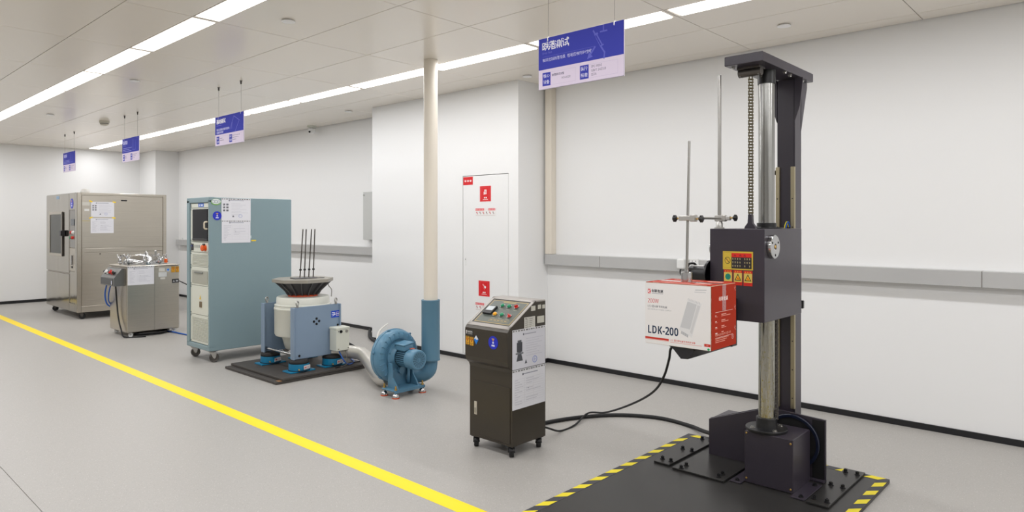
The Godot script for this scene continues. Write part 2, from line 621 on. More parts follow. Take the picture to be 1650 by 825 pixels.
# lines of faint print on a sheet of paper
func paper(called: String, kind: int) -> StandardMaterial3D:
	if M.has(called): return M[called]
	var cv := Canvas.new(420, 310, c8(226, 226, 232))
	rng.seed = 40 + kind
	var ink := c8(186, 186, 196)
	cv.rect(110 + kind * 6, 22, 320, 30, c8(150, 152, 166))
	cv.disc(Vector2(96 + kind * 7, 27), 9, 10, c8(96, 98, 112))
	if kind % 2 == 0:
		for r in 3:
			for q in 2:
				var x := 22.0 + q * 46
				var y := 70.0 + r * 42
				cv.rect(x, y, x + 30, y + 26, c8(84, 86, 94))
				cv.rect(x + 6 + q * 5, y + 4, x + 15, y + 15, c8(176, 178, 186))
				cv.rect(x + 16, y + 16, x + 27, y + 21, c8(140, 142, 150))
		for r in 9:
			cv.rect(140, 66 + r * 22, 140 + rng.randf_range(120, 250), 69 + r * 22, ink)
		cv.poly(PackedVector2Array([Vector2(150, 262), Vector2(182, 262), Vector2(166, 232)]), c8(110, 112, 122))
		cv.disc(Vector2(270, 246), 28, 26, c8(176, 182, 214), 0.72)
	else:
		for r in 11:
			cv.rect(24, 62 + r * 20, 396, 64 + r * 20, c8(204, 204, 212))
			cv.rect(30, 68 + r * 20, 30 + rng.randf_range(30, 110), 72 + r * 20, ink)
			if rng.randf() < 0.6: cv.rect(170, 68 + r * 20, 170 + rng.randf_range(30, 200), 72 + r * 20, ink)
		for x in [24, 150, 262, 394]:
			cv.rect(x, 62, x + 2, 264, c8(204, 204, 212))
		cv.rect(196, 150, 204, 156, c8(120, 122, 132))
	return printed(called, cv, 0.35)

func binder_strip() -> StandardMaterial3D:
	if M.has("binder strip"): return M["binder strip"]
	var cv := Canvas.new(420, 24, c8(216, 216, 220))
	rng.seed = 5
	var x := 6.0
	while x < 410:
		var w := rng.randf_range(8, 26)
		cv.rect(x, 7, x + w, 18, c8(92, 92, 90))
		x += w + rng.randf_range(8, 16)
	return printed("binder strip", cv, 0.4)

# ---------------------------------------------------------------- room
func light_setup() -> void:
	var cam := Camera3D.new()
	cam.name = "camera"
	cam.projection = Camera3D.PROJECTION_FRUSTUM
	cam.keep_aspect = Camera3D.KEEP_HEIGHT
	cam.near = 0.05
	cam.far = 80.0
	cam.size = 0.05 * 825.0 / 1092.2
	cam.frustum_offset = Vector2(0.0, -0.05 * (412.5 - 360.2) / 1092.2)
	add_child(cam, true)
	cam.position = Vector3(0, 1.4, 0)
	cam.rotation_degrees = Vector3(0, -47.42, 0)
	cam.current = true
	var env := Environment.new()
	env.background_mode = Environment.BG_COLOR
	env.background_color = Color(0.02, 0.02, 0.02)
	env.tonemap_mode = Environment.TONE_MAPPER_LINEAR
	env.tonemap_exposure = 1.0
	env.sdfgi_enabled = true
	env.ssao_enabled = true
	env.ssil_enabled = true
	var we := WorldEnvironment.new()
	we.name = "environment"
	we.environment = env
	add_child(we, true)

const STRIPS := [[1.895, 2.065], [3.905, 4.09], [-0.115, 0.07]]
const LIGHT_ENERGY := 0.925

func ceiling_lights() -> void:
	var glow := mat("lamp diffuser", Color.WHITE, 0.6)
	glow.emission_enabled = true
	glow.emission = c8(255, 250, 243)
	glow.emission_energy_multiplier = 2.2
	var ords := ["first", "second", "third", "fourth", "fifth", "sixth", "seventh", "eighth", "ninth", "tenth", "eleventh", "twelfth", "thirteenth", "fourteenth", "fifteenth", "sixteenth"]
	for s in STRIPS.size():
		var x0: float = STRIPS[s][0]
		var x1: float = STRIPS[s][1]
		for k in range(-4, 12):
			var za := rows(k - 1) - 0.022
			var zb := rows(k) + 0.022
			if k == 11: zb = rows(11) + 0.03
			var far_i := 11 - k
			var lab := "linear ceiling light panel, %s from the far wall in the %s" % [ords[far_i], ["left strip", "strip nearest the wall", "strip beyond the left strip"][s]]
			var o := thing("ceiling_light", lab, "ceiling light", Vector3((x0 + x1) / 2, CEIL, (za + zb) / 2), "linear ceiling lights in long strips")
			var f := MB.new()
			f.bb(x0, x0 + 0.006, CEIL - 0.001, CEIL + 0.03, zb, za)
			f.bb(x1 - 0.006, x1, CEIL - 0.001, CEIL + 0.03, zb, za)
			f.bb(x0, x1, CEIL - 0.001, CEIL + 0.03, zb - 0.018, zb)
			f.bb(x0, x1, CEIL - 0.001, CEIL + 0.03, za, za + 0.018)
			put(o, "frame", f, M["ceiling panel"])
			var d := MB.new()
			d.bb(x0 + 0.006, x1 - 0.006, CEIL - 0.005, CEIL + 0.012, zb + 0.014, za - 0.014, 0.003)
			put(o, "diffuser", d, glow)
			area_light("strip_lamp", Vector3((x0 + x1) / 2, CEIL - 0.0065, (za + zb) / 2), x1 - x0 - 0.02, za - zb - 0.034, LIGHT_ENERGY)

func room() -> void:
	var b := MB.new()
	# floor: vinyl sheets on a slab
	b.bb(-3.7, 5.6, -0.2, -0.004, -14.8, 4.4)
	var fl := structure("floor", b, M["ceiling gap"])
	var xs := [-3.6, -1.12, 0.88, 5.5]
	for i in 3:
		b = MB.new()
		b.bb(xs[i] + (0.0015 if i else 0.0), xs[i + 1] - 0.0015, -0.006, 0.0, -14.6, 4.3)
		put(fl, "vinyl_sheet", b, M["floor vinyl"])
	# ceiling: metal panels hung below a slab, open joints between them
	b = MB.new()
	b.bb(-3.7, 5.6, CEIL + 0.03, CEIL + 0.2, -14.8, 4.4)
	var ce := structure("ceiling", b, M["ceiling gap"])
	var cols := [[-1.5, -0.9], [-0.9, -0.117], [0.072, 0.27], [0.27, 0.875], [0.875, 1.478], [1.478, 1.893], [2.067, 2.688], [2.688, 3.3], [3.3, 3.903], [4.092, 4.493], [4.493, 5.1], [5.1, 5.285]]
	for col in cols:
		for k in range(0, 12):
			var za := rows(k - 1)
			var zb := rows(k)
			if col[0] > 4.8 and zb > -6.72 and za < -4.37 and k != 3:
				pass
			b = MB.new()
			b.bb(col[0] + 0.0022, col[1] - 0.0022, CEIL, CEIL + 0.012, zb + 0.0022, za - 0.0022, 0.0012)
			put(ce, "ceiling_panel", b, M["ceiling panel"])
		b = MB.new()
		b.bb(col[0] + 0.0022, col[1] - 0.0022, CEIL, CEIL + 0.012, FAR_Z, rows(11) - 0.0022, 0.001)
		put(ce, "ceiling_panel", b, M["ceiling panel"])
		b = MB.new()
		b.bb(col[0] + 0.0022, col[1] - 0.0022, CEIL, CEIL + 0.012, rows(-1) + 0.0022, 4.25, 0.001)
		put(ce, "ceiling_panel", b, M["ceiling panel"])
	for e in [[-3.6, -1.502]]:
		b = MB.new()
		b.bb(e[0], e[1], CEIL, CEIL + 0.012, FAR_Z, 4.25, 0.001)
		put(ce, "ceiling_panel", b, M["ceiling panel"])
	# strip ends beyond the last lamps
	for s in STRIPS:
		b = MB.new()
		b.bb(s[0], s[1], CEIL, CEIL + 0.012, FAR_Z, rows(11))
		b.bb(s[0], s[1], CEIL, CEIL + 0.012, rows(-5), 4.25)
		put(ce, "strip_end", b, M["ceiling panel"])
	# walls
	var W: Material = M["wall paint"]
	b = MB.new(); b.bb(WALL_X, WALL_X + 0.2, -0.1, CEIL + 0.1, -14.8, 4.4)
	structure("wall_right", b, W)
	b = MB.new(); b.bb(-3.7, 5.5, -0.1, CEIL + 0.1, FAR_Z - 0.2, FAR_Z)
	structure("wall_far", b, W)
	b = MB.new(); b.bb(-3.8, -3.55, -0.1, CEIL + 0.1, -14.8, 4.4)
	structure("wall_left", b, W)
	b = MB.new(); b.bb(-3.7, 5.5, -0.1, CEIL + 0.1, 4.2, 4.4)
	structure("wall_back", b, W)
	# the two piers; the near one has the recess of the hydrant cupboard
	b = MB.new()
	b.bb(4.845, WALL_X + 0.05, -0.05, CEIL + 0.05, -6.725, -5.15)
	b.bb(4.845, WALL_X + 0.05, -0.05, CEIL + 0.05, -4.497, -4.37)
	b.bb(4.845, WALL_X + 0.05, 1.893, CEIL + 0.05, -5.15, -4.497)
	b.bb(4.845, WALL_X + 0.05, -0.05, 0.05, -5.15, -4.497)
	b.bb(4.93, WALL_X + 0.05, 0.05, 1.893, -5.15, -4.497)
	structure("wall_pier", b, W)
	b = MB.new(); b.bb(4.87, WALL_X + 0.05, -0.05, CEIL + 0.05, FAR_Z - 0.05, -13.62)
	structure("wall_corner_pier", b, W)
	# skirting
	var K: Material = M["black skirting"]
	b = MB.new(); b.bb(WALL_X - 0.012, WALL_X, 0, 0.042, -4.37, 4.2, 0.002); b.bb(WALL_X - 0.012, WALL_X, 0, 0.042, -13.62, -6.725, 0.002)
	structure("baseboard_right", b, K)
	b = MB.new(); b.bb(-3.55, 4.87, 0, 0.05, FAR_Z, FAR_Z + 0.012, 0.002)
	structure("baseboard_far", b, K)
	b = MB.new(); b.bb(4.833, 4.845, 0, 0.042, -6.737, -4.358, 0.002); b.bb(4.845, WALL_X - 0.012, 0, 0.042, -4.37, -4.358, 0.002); b.bb(4.845, WALL_X - 0.012, 0, 0.042, -6.737, -6.725, 0.002)
	structure("baseboard_pier", b, K)
	b = MB.new(); b.bb(4.858, 4.87, 0, 0.045, FAR_Z, -13.608, 0.002); b.bb(4.87, WALL_X, 0, 0.045, -13.62, -13.608, 0.002)
	structure("baseboard_corner_pier", b, K)
	# yellow floor line
	var o := thing("floor_line", "bright yellow walkway line taped along the grey floor", "floor marking", Vector3(2.29, 0, -5))
	b = MB.new(); b.bb(2.241, 2.342, 0, 0.0008, FAR_Z, 4.0)
	put(o, "tape", b, M["yellow tape"])

func trunking(zs: Array, label: String) -> void:
	var n := zs.size()
	var o := thing("cable_trunking", label, "cable trunking", Vector3(WALL_X - 0.04, 1.05, (zs[0] + zs[n - 1]) / 2), "grey trunking along the right wall")
	for i in n - 1:
		var b := MB.new()
		b.bb(WALL_X - 0.075, WALL_X - 0.001, 0.99, 1.095, zs[i + 1] + 0.0015, zs[i] - 0.0015, 0.003)
		put(o, "cover", b, M["grey trunking"])
	for i in range(0, n):
		if i > 0 and i < n - 1:
			var b := MB.new()
			b.bb(WALL_X - 0.0745, WALL_X - 0.001, 0.9905, 1.0945, zs[i] - 0.002, zs[i] + 0.002)
			put(o, "joint", b, M["trunking joint"])

func wall_things() -> void:
	var b: MB
	trunking([3.9, 2.2, -0.72, -3.68, -4.35], "grey cable trunking on the white wall behind the drop tester")
	trunking([-6.745, -9.6, -12.5, -13.55], "grey cable trunking on the recessed wall behind the blue rack")
	# beige conduit in the corner by the pier, down to the trunking
	var o := thing("conduit", "slim beige square conduit running down the corner to the trunking", "conduit", Vector3(5.25, 1.1, -4.29))
	b = MB.new(); b.bb(5.215, WALL_X, 1.096, CEIL, -4.345, -4.262, 0.004)
	put(o, "duct", b, M["beige paint"])
	o = thing("wall_box", "narrow light grey box mounted high on the recessed wall beside the pier", "electrical box", Vector3(5.25, 1.2, -7.2))
	b = MB.new(); b.bb(WALL_X - 0.09, WALL_X, 1.19, 1.81, -7.42, -6.95, 0.004)
	put(o, "cover", b, mat("box grey", c8(196, 197, 194), 0.4))
	b = MB.new(); b.cyl(Vector3(WALL_X - 0.09, 1.77, -7.4), Vector3(WALL_X - 0.096, 1.77, -7.4), 0.012, 12)
	put(o, "lock", b, M["steel"])
	# socket and plug on the trunking
	o = thing("wall_socket", "white socket plate on the grey trunking beside the white adapter", "socket", Vector3(5.21, 1.05, -2.7))
	b = MB.new(); b.bb(5.203, 5.215, 1.04, 1.105, -2.755, -2.675, 0.003)
	put(o, "plate", b, M["white plastic"])
	for q in [[-2.73, 1.085], [-2.70, 1.085], [-2.715, 1.06]]:
		b = MB.new(); b.bb(5.202, 5.204, q[1] - 0.006, q[1] + 0.006, q[0] - 0.0015, q[0] + 0.0015)
		put(o, "slot", b, M["dark hole"])
	o = thing("plug_adapter", "white plug adapter with black lead hanging on the grey trunking", "plug", Vector3(5.19, 1.05, -2.82))
	b = MB.new(); b.bb(5.16, 5.215, 1.015, 1.105, -2.86, -2.785, 0.014)
	put(o, "plug_body", b, M["white plastic"])
	b = MB.new(); b.tube(MB.curve([Vector3(5.19, 1.02, -2.825), Vector3(5.185, 0.98, -2.83), Vector3(5.1, 0.86, -2.72), Vector3(4.6, 0.84, -2.5), Vector3(3.9, 0.95, -2.02), Vector3(3.42, 1.08, -1.79), Vector3(3.37, 1.11, -1.77)]), 0.006, 8)
	put(o, "lead", b, M["black rubber"])
	o = thing("wall_switch", "small white switch plate on the far right wall near the corner", "switch", Vector3(WALL_X, 1.2, -13.45))
	b = MB.new(); b.bb(WALL_X - 0.012, WALL_X, 1.04, 1.13, -13.5, -13.41, 0.003)
	put(o, "plate", b, M["white plastic"])
	b = MB.new(); b.bb(WALL_X - 0.016, WALL_X - 0.011, 1.06, 1.11, -13.475, -13.435, 0.002)
	put(o, "rocker", b, M["white plastic"])
	# hydrant cupboard door
	o = thing("hydrant_cupboard", "white flush hydrant cupboard door with red stickers in the pier", "cupboard", Vector3(4.85, 0.16, -4.82))
	b = MB.new(); b.bb(4.847, 4.867, 0.055, 1.887, -5.144, -4.503, 0.002)
	var door := put(o, "door", b, mat("door white", c8(237, 237, 236), 0.5))
	b = MB.new(); b.bb(4.8455, 4.8475, 0.965, 1.05, -5.116, -5.096, 0.0008)
	put(door, "lock_plate", b, M["white plastic"])
	b = MB.new(); b.cyl(Vector3(4.8455, 1.03, -5.106), Vector3(4.8435, 1.03, -5.106), 0.006, 10)
	put(door, "lock_button", b, M["steel"])
	var red := c8(216, 20, 28)
	var wht := c8(244, 238, 238)
	var cv := Canvas.new(140, 90, red)
	for i in 3:
		cv.disc(Vector2(32 + i * 38, 46), 13, 11, wht)
		cv.disc(Vector2(32 + i * 38, 44), 5, 4, c8(232, 120, 120))
	decal(o, "red_tag", Vector3(4.8465, 1.84, -5.07), 0.142, 0.082, "x", printed("red tag", cv))
	for k in 2:
		cv = Canvas.new(160, 160, wht)
		cv.rect(5, 5, 155, 155, red)
		cv.frame(28, 14, 132, 146, 2, c8(228, 110, 110))
		if k == 0:
			cv.frame(66, 40, 96, 84, 7, wht); cv.rect(58, 60, 66, 90, wht); cv.rect(78, 44, 84, 76, wht)
		else:
			cv.line(Vector2(66, 42), Vector2(92, 66), 12, c8(240, 170, 170)); cv.disc(Vector2(94, 66), 12, 12, wht); cv.line(Vector2(70, 70), Vector2(88, 92), 6, c8(230, 110, 110))
		cv.disc(Vector2(70, 118), 9, 7, wht); cv.disc(Vector2(92, 118), 9, 7, wht)
		cv.rect(46, 132, 116, 138, c8(240, 190, 190))
		decal(o, "red_sign", Vector3(4.8465, 1.70 - k * 0.956, -4.8175 - k * 0.018), 0.166, 0.166, "x", printed("red sign %d" % k, cv))
		cv = Canvas.new(300, 90, c8(236, 234, 232))
		cv.rect(0, 6, 130, 30, c8(222, 70, 76)); cv.rect(190, 6, 290, 30, c8(222, 90, 96))
		for i in 12: cv.rect(6 + i * 24, 12, 16 + i * 24, 24, c8(240, 214, 212))
		for i in 6:
			cv.line(Vector2(18 + i * 48, 46), Vector2(30 + i * 48, 66), 9, [c8(190, 90, 92), c8(150, 130, 128)][i % 2]); cv.disc(Vector2(20 + i * 48, 48), 7, 7, [c8(204, 60, 66), c8(150, 120, 118)][(i + k) % 2])
		cv.rect(6, 80, 286, 84, c8(206, 190, 188))
		decal(o, "instruction_strip", Vector3(4.8465, 1.517 - k * 0.957, -4.815), 0.29, 0.082, "x", printed("instruction strip %d" % k, cv))
	# ceiling pieces
	var disc_labels := ["white ceiling disc nearest the camera in the row beside the left light strip", "white ceiling disc in the left row, level with the blue rack's sign", "white ceiling disc in the left row, farthest away", "white ceiling disc above the top of the drop tester", "white ceiling disc at the near corner of the pier", "white ceiling disc at the far side of the pier"]
	var spots := [Vector2(2.37, -4.247), Vector2(2.355, -7.113), Vector2(2.365, -10.115), Vector2(4.76, -1.80), Vector2(4.77, -4.19), Vector2(4.78, -7.12)]
	for i in 6:
		o = thing("sprinkler_cover", disc_labels[i], "sprinkler cover", Vector3(spots[i].x, CEIL, spots[i].y), "white discs in the ceiling")
		b = MB.new()
		b.lathe(Vector3(spots[i].x, CEIL, spots[i].y), Vector3.DOWN, [Vector2(0.03, 0), Vector2(0.03, 0.006), Vector2(0.043, 0.006), Vector2(0.046, 0.009), Vector2(0.044, 0.012), Vector2(0, 0.0125)], 28, 0.8)
		put(o, "cover_plate", b, mat("disc white", c8(250, 250, 250), 0.4))
	o = thing("smoke_detector", "round cream smoke detector on the ceiling left of the hanging signs", "smoke detector", Vector3(3.016, CEIL, -10.25))
	b = MB.new()
	b.lathe(Vector3(3.016, CEIL, -10.25), Vector3.DOWN, [Vector2(0.06, 0), Vector2(0.062, 0.02), Vector2(0.058, 0.03), Vector2(0.05, 0.032), Vector2(0.05, 0.042), Vector2(0.046, 0.055), Vector2(0.03, 0.062), Vector2(0, 0.064)], 24, 0.6)
	put(o, "housing", b, mat("detector cream", c8(206, 202, 188), 0.5))
	b = MB.new(); b.ring(Vector3(3.016, CEIL - 0.033, -10.25), Vector3.DOWN, 0.03, 0.0525, 0.008, 20)
	put(o, "sensor_slot", b, M["dark steel"])
	o = thing("security_camera", "small white dome camera under the ceiling beside the recessed wall", "camera", Vector3(5.16, CEIL, -8.6))
	b = MB.new()
	b.lathe(Vector3(5.16, CEIL, -8.6), Vector3.DOWN, [Vector2(0.062, 0), Vector2(0.062, 0.022), Vector2(0.054, 0.028), Vector2(0.03, 0.03), Vector2(0.03, 0.04), Vector2(0, 0.04)], 24, 0.8)
	put(o, "bracket", b, M["cream panel"])
	b = MB.new(); b.lathe(Vector3(5.16, CEIL - 0.04, -8.6), Vector3.DOWN, [Vector2(0.0, 0), Vector2(0.05, 0.0), Vector2(0.052, 0.02), Vector2(0.05, 0.04), Vector2(0.04, 0.062), Vector2(0.022, 0.076), Vector2(0, 0.08)], 24, 0.5)
	put(o, "camera_dome", b, M["white plastic"])
	b = MB.new(); b.cyl(Vector3(5.115, CEIL - 0.088, -8.58), Vector3(5.108, CEIL - 0.092, -8.577), 0.014, 14)
	put(o, "lens", b, M["dark glass"])

# ---------------------------------------------------------------- hanging signs
func sign_print(k: int) -> StandardMaterial3D:
	var blue := c8(68, 73, 172)
	var pale := c8(104, 108, 200)
	var mid := c8(124, 126, 208)
	var cv := Canvas.new(1024, 512, c8(222, 210, 228))
	cv.rect(0, 0, 1024, 316, blue)
	var white := c8(246, 244, 250)
	var ink := c8(84, 78, 104)
	if k == 0:
		cv.han("跌落测试", 52, 40, 84, white, 0.098, 1.0)
		cv.text("Drop Test", 54, 140, 20, mid)
		cv.rect(52, 186, 700, 189, pale)
		cv.han("模拟运输跌落场景", 54, 204, 34, c8(214, 214, 240), 0.08)
		cv.han("检验包装防护性能", 370, 204, 34, c8(214, 214, 240), 0.08)
		cv.poly(PackedVector2Array([Vector2(690, 70), Vector2(730, 60), Vector2(806, 190), Vector2(764, 206)]), pale)
		for q in [[0, 0], [26, -6]]:
			cv.poly(PackedVector2Array([Vector2(704 + q[0], 88 + q[1]), Vector2(716 + q[0], 84 + q[1]), Vector2(776 + q[0], 186 + q[1]), Vector2(764 + q[0], 190 + q[1])]), blue)
		cv.line(Vector2(684, 40), Vector2(706, 76), 16, pale)
		cv.line(Vector2(776, 210), Vector2(812, 262), 16, pale); cv.line(Vector2(812, 262), Vector2(806, 316), 14, pale)
		cv.line(Vector2(700, 196), Vector2(636, 270), 18, pale)
		cv.poly(PackedVector2Array([Vector2(610, 296), Vector2(676, 282), Vector2(632, 236)]), pale)
		cv.line(Vector2(800, 0), Vector2(800, 60), 12, pale); cv.line(Vector2(766, 62), Vector2(836, 62), 14, pale)
	elif k == 1:
		cv.han("振动测试", 52, 46, 78, white, 0.15)
		cv.rect(54, 150, 240, 160, mid)
		cv.han("模拟运输振动场景检验装", 52, 210, 40, c8(206, 206, 236), 0.12)
		cv.han("包装防护性能", 52, 260, 40, c8(206, 206, 236), 0.12)
		for q in [[560, 250, 690, 40], [690, 40, 880, 130], [880, 130, 730, 316], [610, 250, 640, 110]]:
			cv.line(Vector2(q[0], q[1]), Vector2(q[2], q[3]), 9, mid)
	else:
		rng.seed = 60 + k
		cv.rect(52, 48, 330, 130, c8(150, 152, 220))
		for i in 4:
			for j in 5:
				cv.rect(56 + i * 70 + rng.randf_range(0, 30), 50 + j * 16, 76 + i * 70 + rng.randf_range(0, 44), 58 + j * 16, white)
		cv.rect(54, 156, 240, 164, mid)
		for r in 3:
			cv.rect(54, 206 + r * 34, 520 + rng.randf_range(-80, 80), 218 + r * 34, c8(150, 152, 214))
		for q in [[640, 40, 640, 270], [700, 40, 700, 270], [640, 270, 820, 270], [820, 80, 820, 270]]:
			cv.line(Vector2(q[0], q[1]), Vector2(q[2], q[3]), 12, pale)
	for q in [[52, 348, 470], [524, 348, 960]]:
		cv.frame(q[0] + 60, 350, q[2], 480, 2, c8(196, 182, 208))
		cv.rect(q[0], 348, q[0] + 104, 482, blue)
	if k < 2:
		cv.han("核心", 64, 362, 38, white, 0.08); cv.han("设备", 64, 424, 38, white, 0.08)
		cv.han("执行", 536, 362, 38, white, 0.08); cv.han("标准", 536, 424, 38, white, 0.08)
	else:
		for q in [64, 536]:
			for r in 2: cv.rect(q + 10, 366 + r * 60, q + 66, 400 + r * 60, c8(196, 196, 232))
	if k == 0:
		cv.han("跌落测试设备", 176, 372, 24, ink, 0.1)
		cv.text("HD-A520", 300, 418, 20, ink)
		cv.text("IPC-9592", 660, 364, 22, ink); cv.text("GB/T 2423.8", 660, 402, 22, ink); cv.text("ISTA", 660, 440, 22, ink)
	else:
		rng.seed = 80 + k
		for r in 2:
			cv.rect(176, 380 + r * 36, 240 + rng.randf_range(0, 90), 392 + r * 36, c8(150, 140, 166))
		for r in 3:
			var x := 650.0
			while x < 900 - r * 60:
				var w := rng.randf_range(14, 40)
				cv.rect(x, 366 + r * 36, x + w, 378 + r * 36, c8(150, 140, 166))
				x += w + 12
	var sm := printed("sign print %d" % k, cv, 0.7)
	sm.metallic_specular = 0.2
	return sm

func hanging_sign(zl: float, zr: float, x: float, y0: float, y1: float, k: int, label: String) -> void:
	var o := thing("hanging_sign", label, "hanging sign", Vector3(x, y0, (zl + zr) / 2), "blue and white signs hung from the ceiling")
	var b := MB.new()
	b.bb(x + 0.001, x + 0.009, y0, y1, zl, zr, 0.001)
	var bd := put(o, "board", b, mat("sign edge", c8(214, 208, 222), 0.4))
	decal(bd, "printed_face", Vector3(x, (y0 + y1) / 2, (zl + zr) / 2), zr - zl - 0.003, y1 - y0 - 0.003, "x", sign_print(k))
	for z in [zl + 0.07, zr - 0.062]:
		b = MB.new()
		b.cyl(Vector3(x + 0.005, y1, z), Vector3(x + 0.005, CEIL - 0.02, z), 0.0011, 6)
		put(o, "wire", b, M["thin wire"])
		b = MB.new()
		b.lathe(Vector3(x + 0.005, CEIL, z), Vector3.DOWN, [Vector2(0.0, 0), Vector2(0.012, 0.0), Vector2(0.012, 0.006), Vector2(0.007, 0.01), Vector2(0.009, 0.022), Vector2(0.006, 0.034), Vector2(0, 0.036)], 12, 0.6)
		put(o, "ceiling_hook", b, M["dark steel"])
		b = MB.new()
		b.bb(x - 0.001, x + 0.011, y1 - 0.02, y1 + 0.006, z - 0.004, z + 0.004, 0.001)
		put(o, "clip", b, M["steel"])

func signs() -> void:
	hanging_sign(-2.59, -1.996, 3.05, 2.185, 2.484, 0, "large blue and white hanging sign nearest the camera, drop test")
	hanging_sign(-6.937, -6.318, 3.056, 2.188, 2.484, 1, "blue and white hanging sign above the vibration shaker and blue rack")
	hanging_sign(-9.636, -9.045, 3.043, 2.185, 2.486, 2, "small distant blue hanging sign above the steel pressure vessel")
	hanging_sign(-12.33, -11.715, 3.055, 2.195, 2.496, 3, "smallest and farthest blue hanging sign, above the steel chamber")

# ---------------------------------------------------------------- steel test chamber
func test_chamber() -> void:
	var x0 := 2.975
	var x1 := 4.21
	var z0 := -12.95
	var z1 := -11.315
	var BR: Material = M["brushed steel"]
	var PO: Material = M["polished steel"]
	var o := thing("test_chamber", "tall stainless steel environmental test chamber on castors near the far wall", "test chamber", Vector3(3.6, 0, -12.13))
	var b := MB.new()
	b.bb(x0 + 0.02, x1 - 0.004, 0.1, 1.85, z0, z1 - 0.02, 0.004)
	put(o, "body", b, BR)
	# frame on the long side
	b = MB.new()
	b.bb(x0 + 0.002, x0 + 0.056, 0.1, 1.853, z1 - 0.03, z1, 0.004)
	b.bb(x1 - 0.05, x1, 0.1, 1.853, z1 - 0.03, z1, 0.004)
	b.bb(x0 + 0.056, x1 - 0.05, 1.818, 1.853, z1 - 0.03, z1, 0.003)
	b.bb(x0 + 0.056, x1 - 0.05, 0.1, 0.19, z1 - 0.03, z1, 0.003)
	put(o, "side_frame", b, BR)
	b = MB.new(); b.bb(x0 + 0.062, x1 - 0.054, 1.04, 1.813, z1 - 0.03, z1 - 0.006, 0.003)
	var up := put(o, "upper_side_panel", b, BR)
	b = MB.new(); b.bb(x0 + 0.062, x1 - 0.054, 0.975, 1.034, z1 - 0.03, z1 - 0.004, 0.004)
	b.bb(x0 + 0.062, x1 - 0.054, 0.195, 0.972, z1 - 0.03, z1 - 0.006, 0.003)
	var lp := put(o, "lower_side_panel", b, BR)
	for q in [[3.275, 0.95]]:
		b = MB.new(); b.cyl(Vector3(q[0], q[1], z1 - 0.006), Vector3(q[0], q[1], z1 + 0.004), 0.009, 12, 0.002)
		put(lp, "lock", b, M["dark steel"])
	b = MB.new(); b.bb(3.557, 3.639, 1.738, 1.762, z1 - 0.008, z1 + 0.004, 0.003)
	put(up, "handle_slot", b, M["black plastic"])
	b = MB.new(); b.bb(3.55, 3.606, 0.90, 0.924, z1 - 0.008, z1 + 0.004, 0.003)
	put(lp, "handle_slot", b, M["black plastic"])
	# notices taped to the side
	var zz := z1 - 0.004
	decal(o, "paper_notice", Vector3(3.309, 1.61, zz), 0.306, 0.226, "z", paper("paper a", 0), "upper white paper notice with small photos")
	decal(o, "paper_notice", Vector3(3.303, 1.368, zz), 0.306, 0.222, "z", paper("paper b", 1), "lower white paper notice with a form")
	for q in [[3.152, 1.728, 0.5], [3.464, 1.722, 0.1], [3.154, 1.487, -0.4], [3.458, 1.485, 0.1]]:
		b = MB.new(); b.box(Vector3(q[0], q[1], zz + 0.001), Vector3(0.045, 0.018, 0.002), 0.0, Basis(Vector3.BACK, -q[2]))
		put(o, "yellow_tape", b, M["foam tape"])
	decal(o, "data_plate", Vector3(3.088, 1.69, zz), 0.095, 0.05, "z", mat("plate pale", c8(206, 203, 194), 0.4))
	decal(o, "data_plate", Vector3(3.101, 1.6, zz), 0.062, 0.032, "z", mat("plate white", c8(224, 224, 220), 0.4))
	b = MB.new(); b.bb(3.04, 3.145, 1.436, 1.442, z1 - 0.006, z1 - 0.004)
	put(o, "yellow_stripe", b, mat("stripe yellow", c8(196, 178, 70), 0.5))
	# front: door above, panel below, control column at the near corner
	b = MB.new(); b.bb(x0, x0 + 0.04, 0.655, 1.853, z0, -11.705, 0.01)
	var door := put(o, "door", b, PO)
	b = MB.new(); b.bb(x0, x0 + 0.04, 0.1, 0.645, z0, -11.705, 0.008)
	put(o, "lower_front_panel", b, PO)
	b = MB.new()
	b.bb(x0, x0 + 0.04, 0.1, 1.853, -11.415, z1 - 0.004, 0.01)
	b.bb(x0, x0 + 0.04, 1.6, 1.853, -11.70, -11.41, 0.004)
	b.bb(x0, x0 + 0.04, 0.1, 0.22, -11.70, -11.41, 0.004)
	put(o, "front_frame", b, PO)
	b = MB.new()
	b.bb(x0 - 0.012, x0 + 0.002, 1.54, 1.585, -12.76, -12.04, 0.006)
	b.bb(x0 - 0.012, x0 + 0.002, 0.895, 0.94, -12.76, -12.04, 0.006)
	b.bb(x0 - 0.012, x0 + 0.002, 0.94, 1.54, -12.76, -12.715, 0.006)
	b.bb(x0 - 0.012, x0 + 0.002, 0.94, 1.54, -12.085, -12.04, 0.006)
	put(door, "window_frame", b, BR)
	b = MB.new(); b.bb(x0 - 0.003, x0 + 0.001, 0.94, 1.54, -12.715, -12.085)
	put(door, "window_glass", b, M["window dark"])
	b = MB.new(); b.bb(x0 - 0.02, x0, 0.9, 1.575, -12.025, -12.005, 0.006)
	put(door, "door_edge_bar", b, M["dark steel"])
	b = MB.new(); b.bb(x0 - 0.045, x0, 1.205, 1.3, -11.955, -11.895, 0.008)
	b.bb(x0 - 0.06, x0 - 0.04, 1.215, 1.29, -11.98, -11.9, 0.006)
	put(door, "door_latch", b, M["black plastic"])
	decal(door, "maker_plate", Vector3(x0 - 0.001, 1.8, -12.3), 0.16, 0.05, "x", mat("plate blue", c8(120, 150, 176), 0.4))
	# control column panels
	b = MB.new(); b.bb(x0 + 0.006, x0 + 0.04, 1.045, 1.598, -11.698, -11.418, 0.003)
	var cp := put(o, "control_panel", b, mat("control grey", c8(150, 148, 144), 0.3, 0.8))
	b = MB.new(); b.bb(x0 + 0.004, x0 + 0.04, 0.695, 1.035, -11.698, -11.418, 0.003)
	var lpn := put(o, "latch_panel", b, BR)
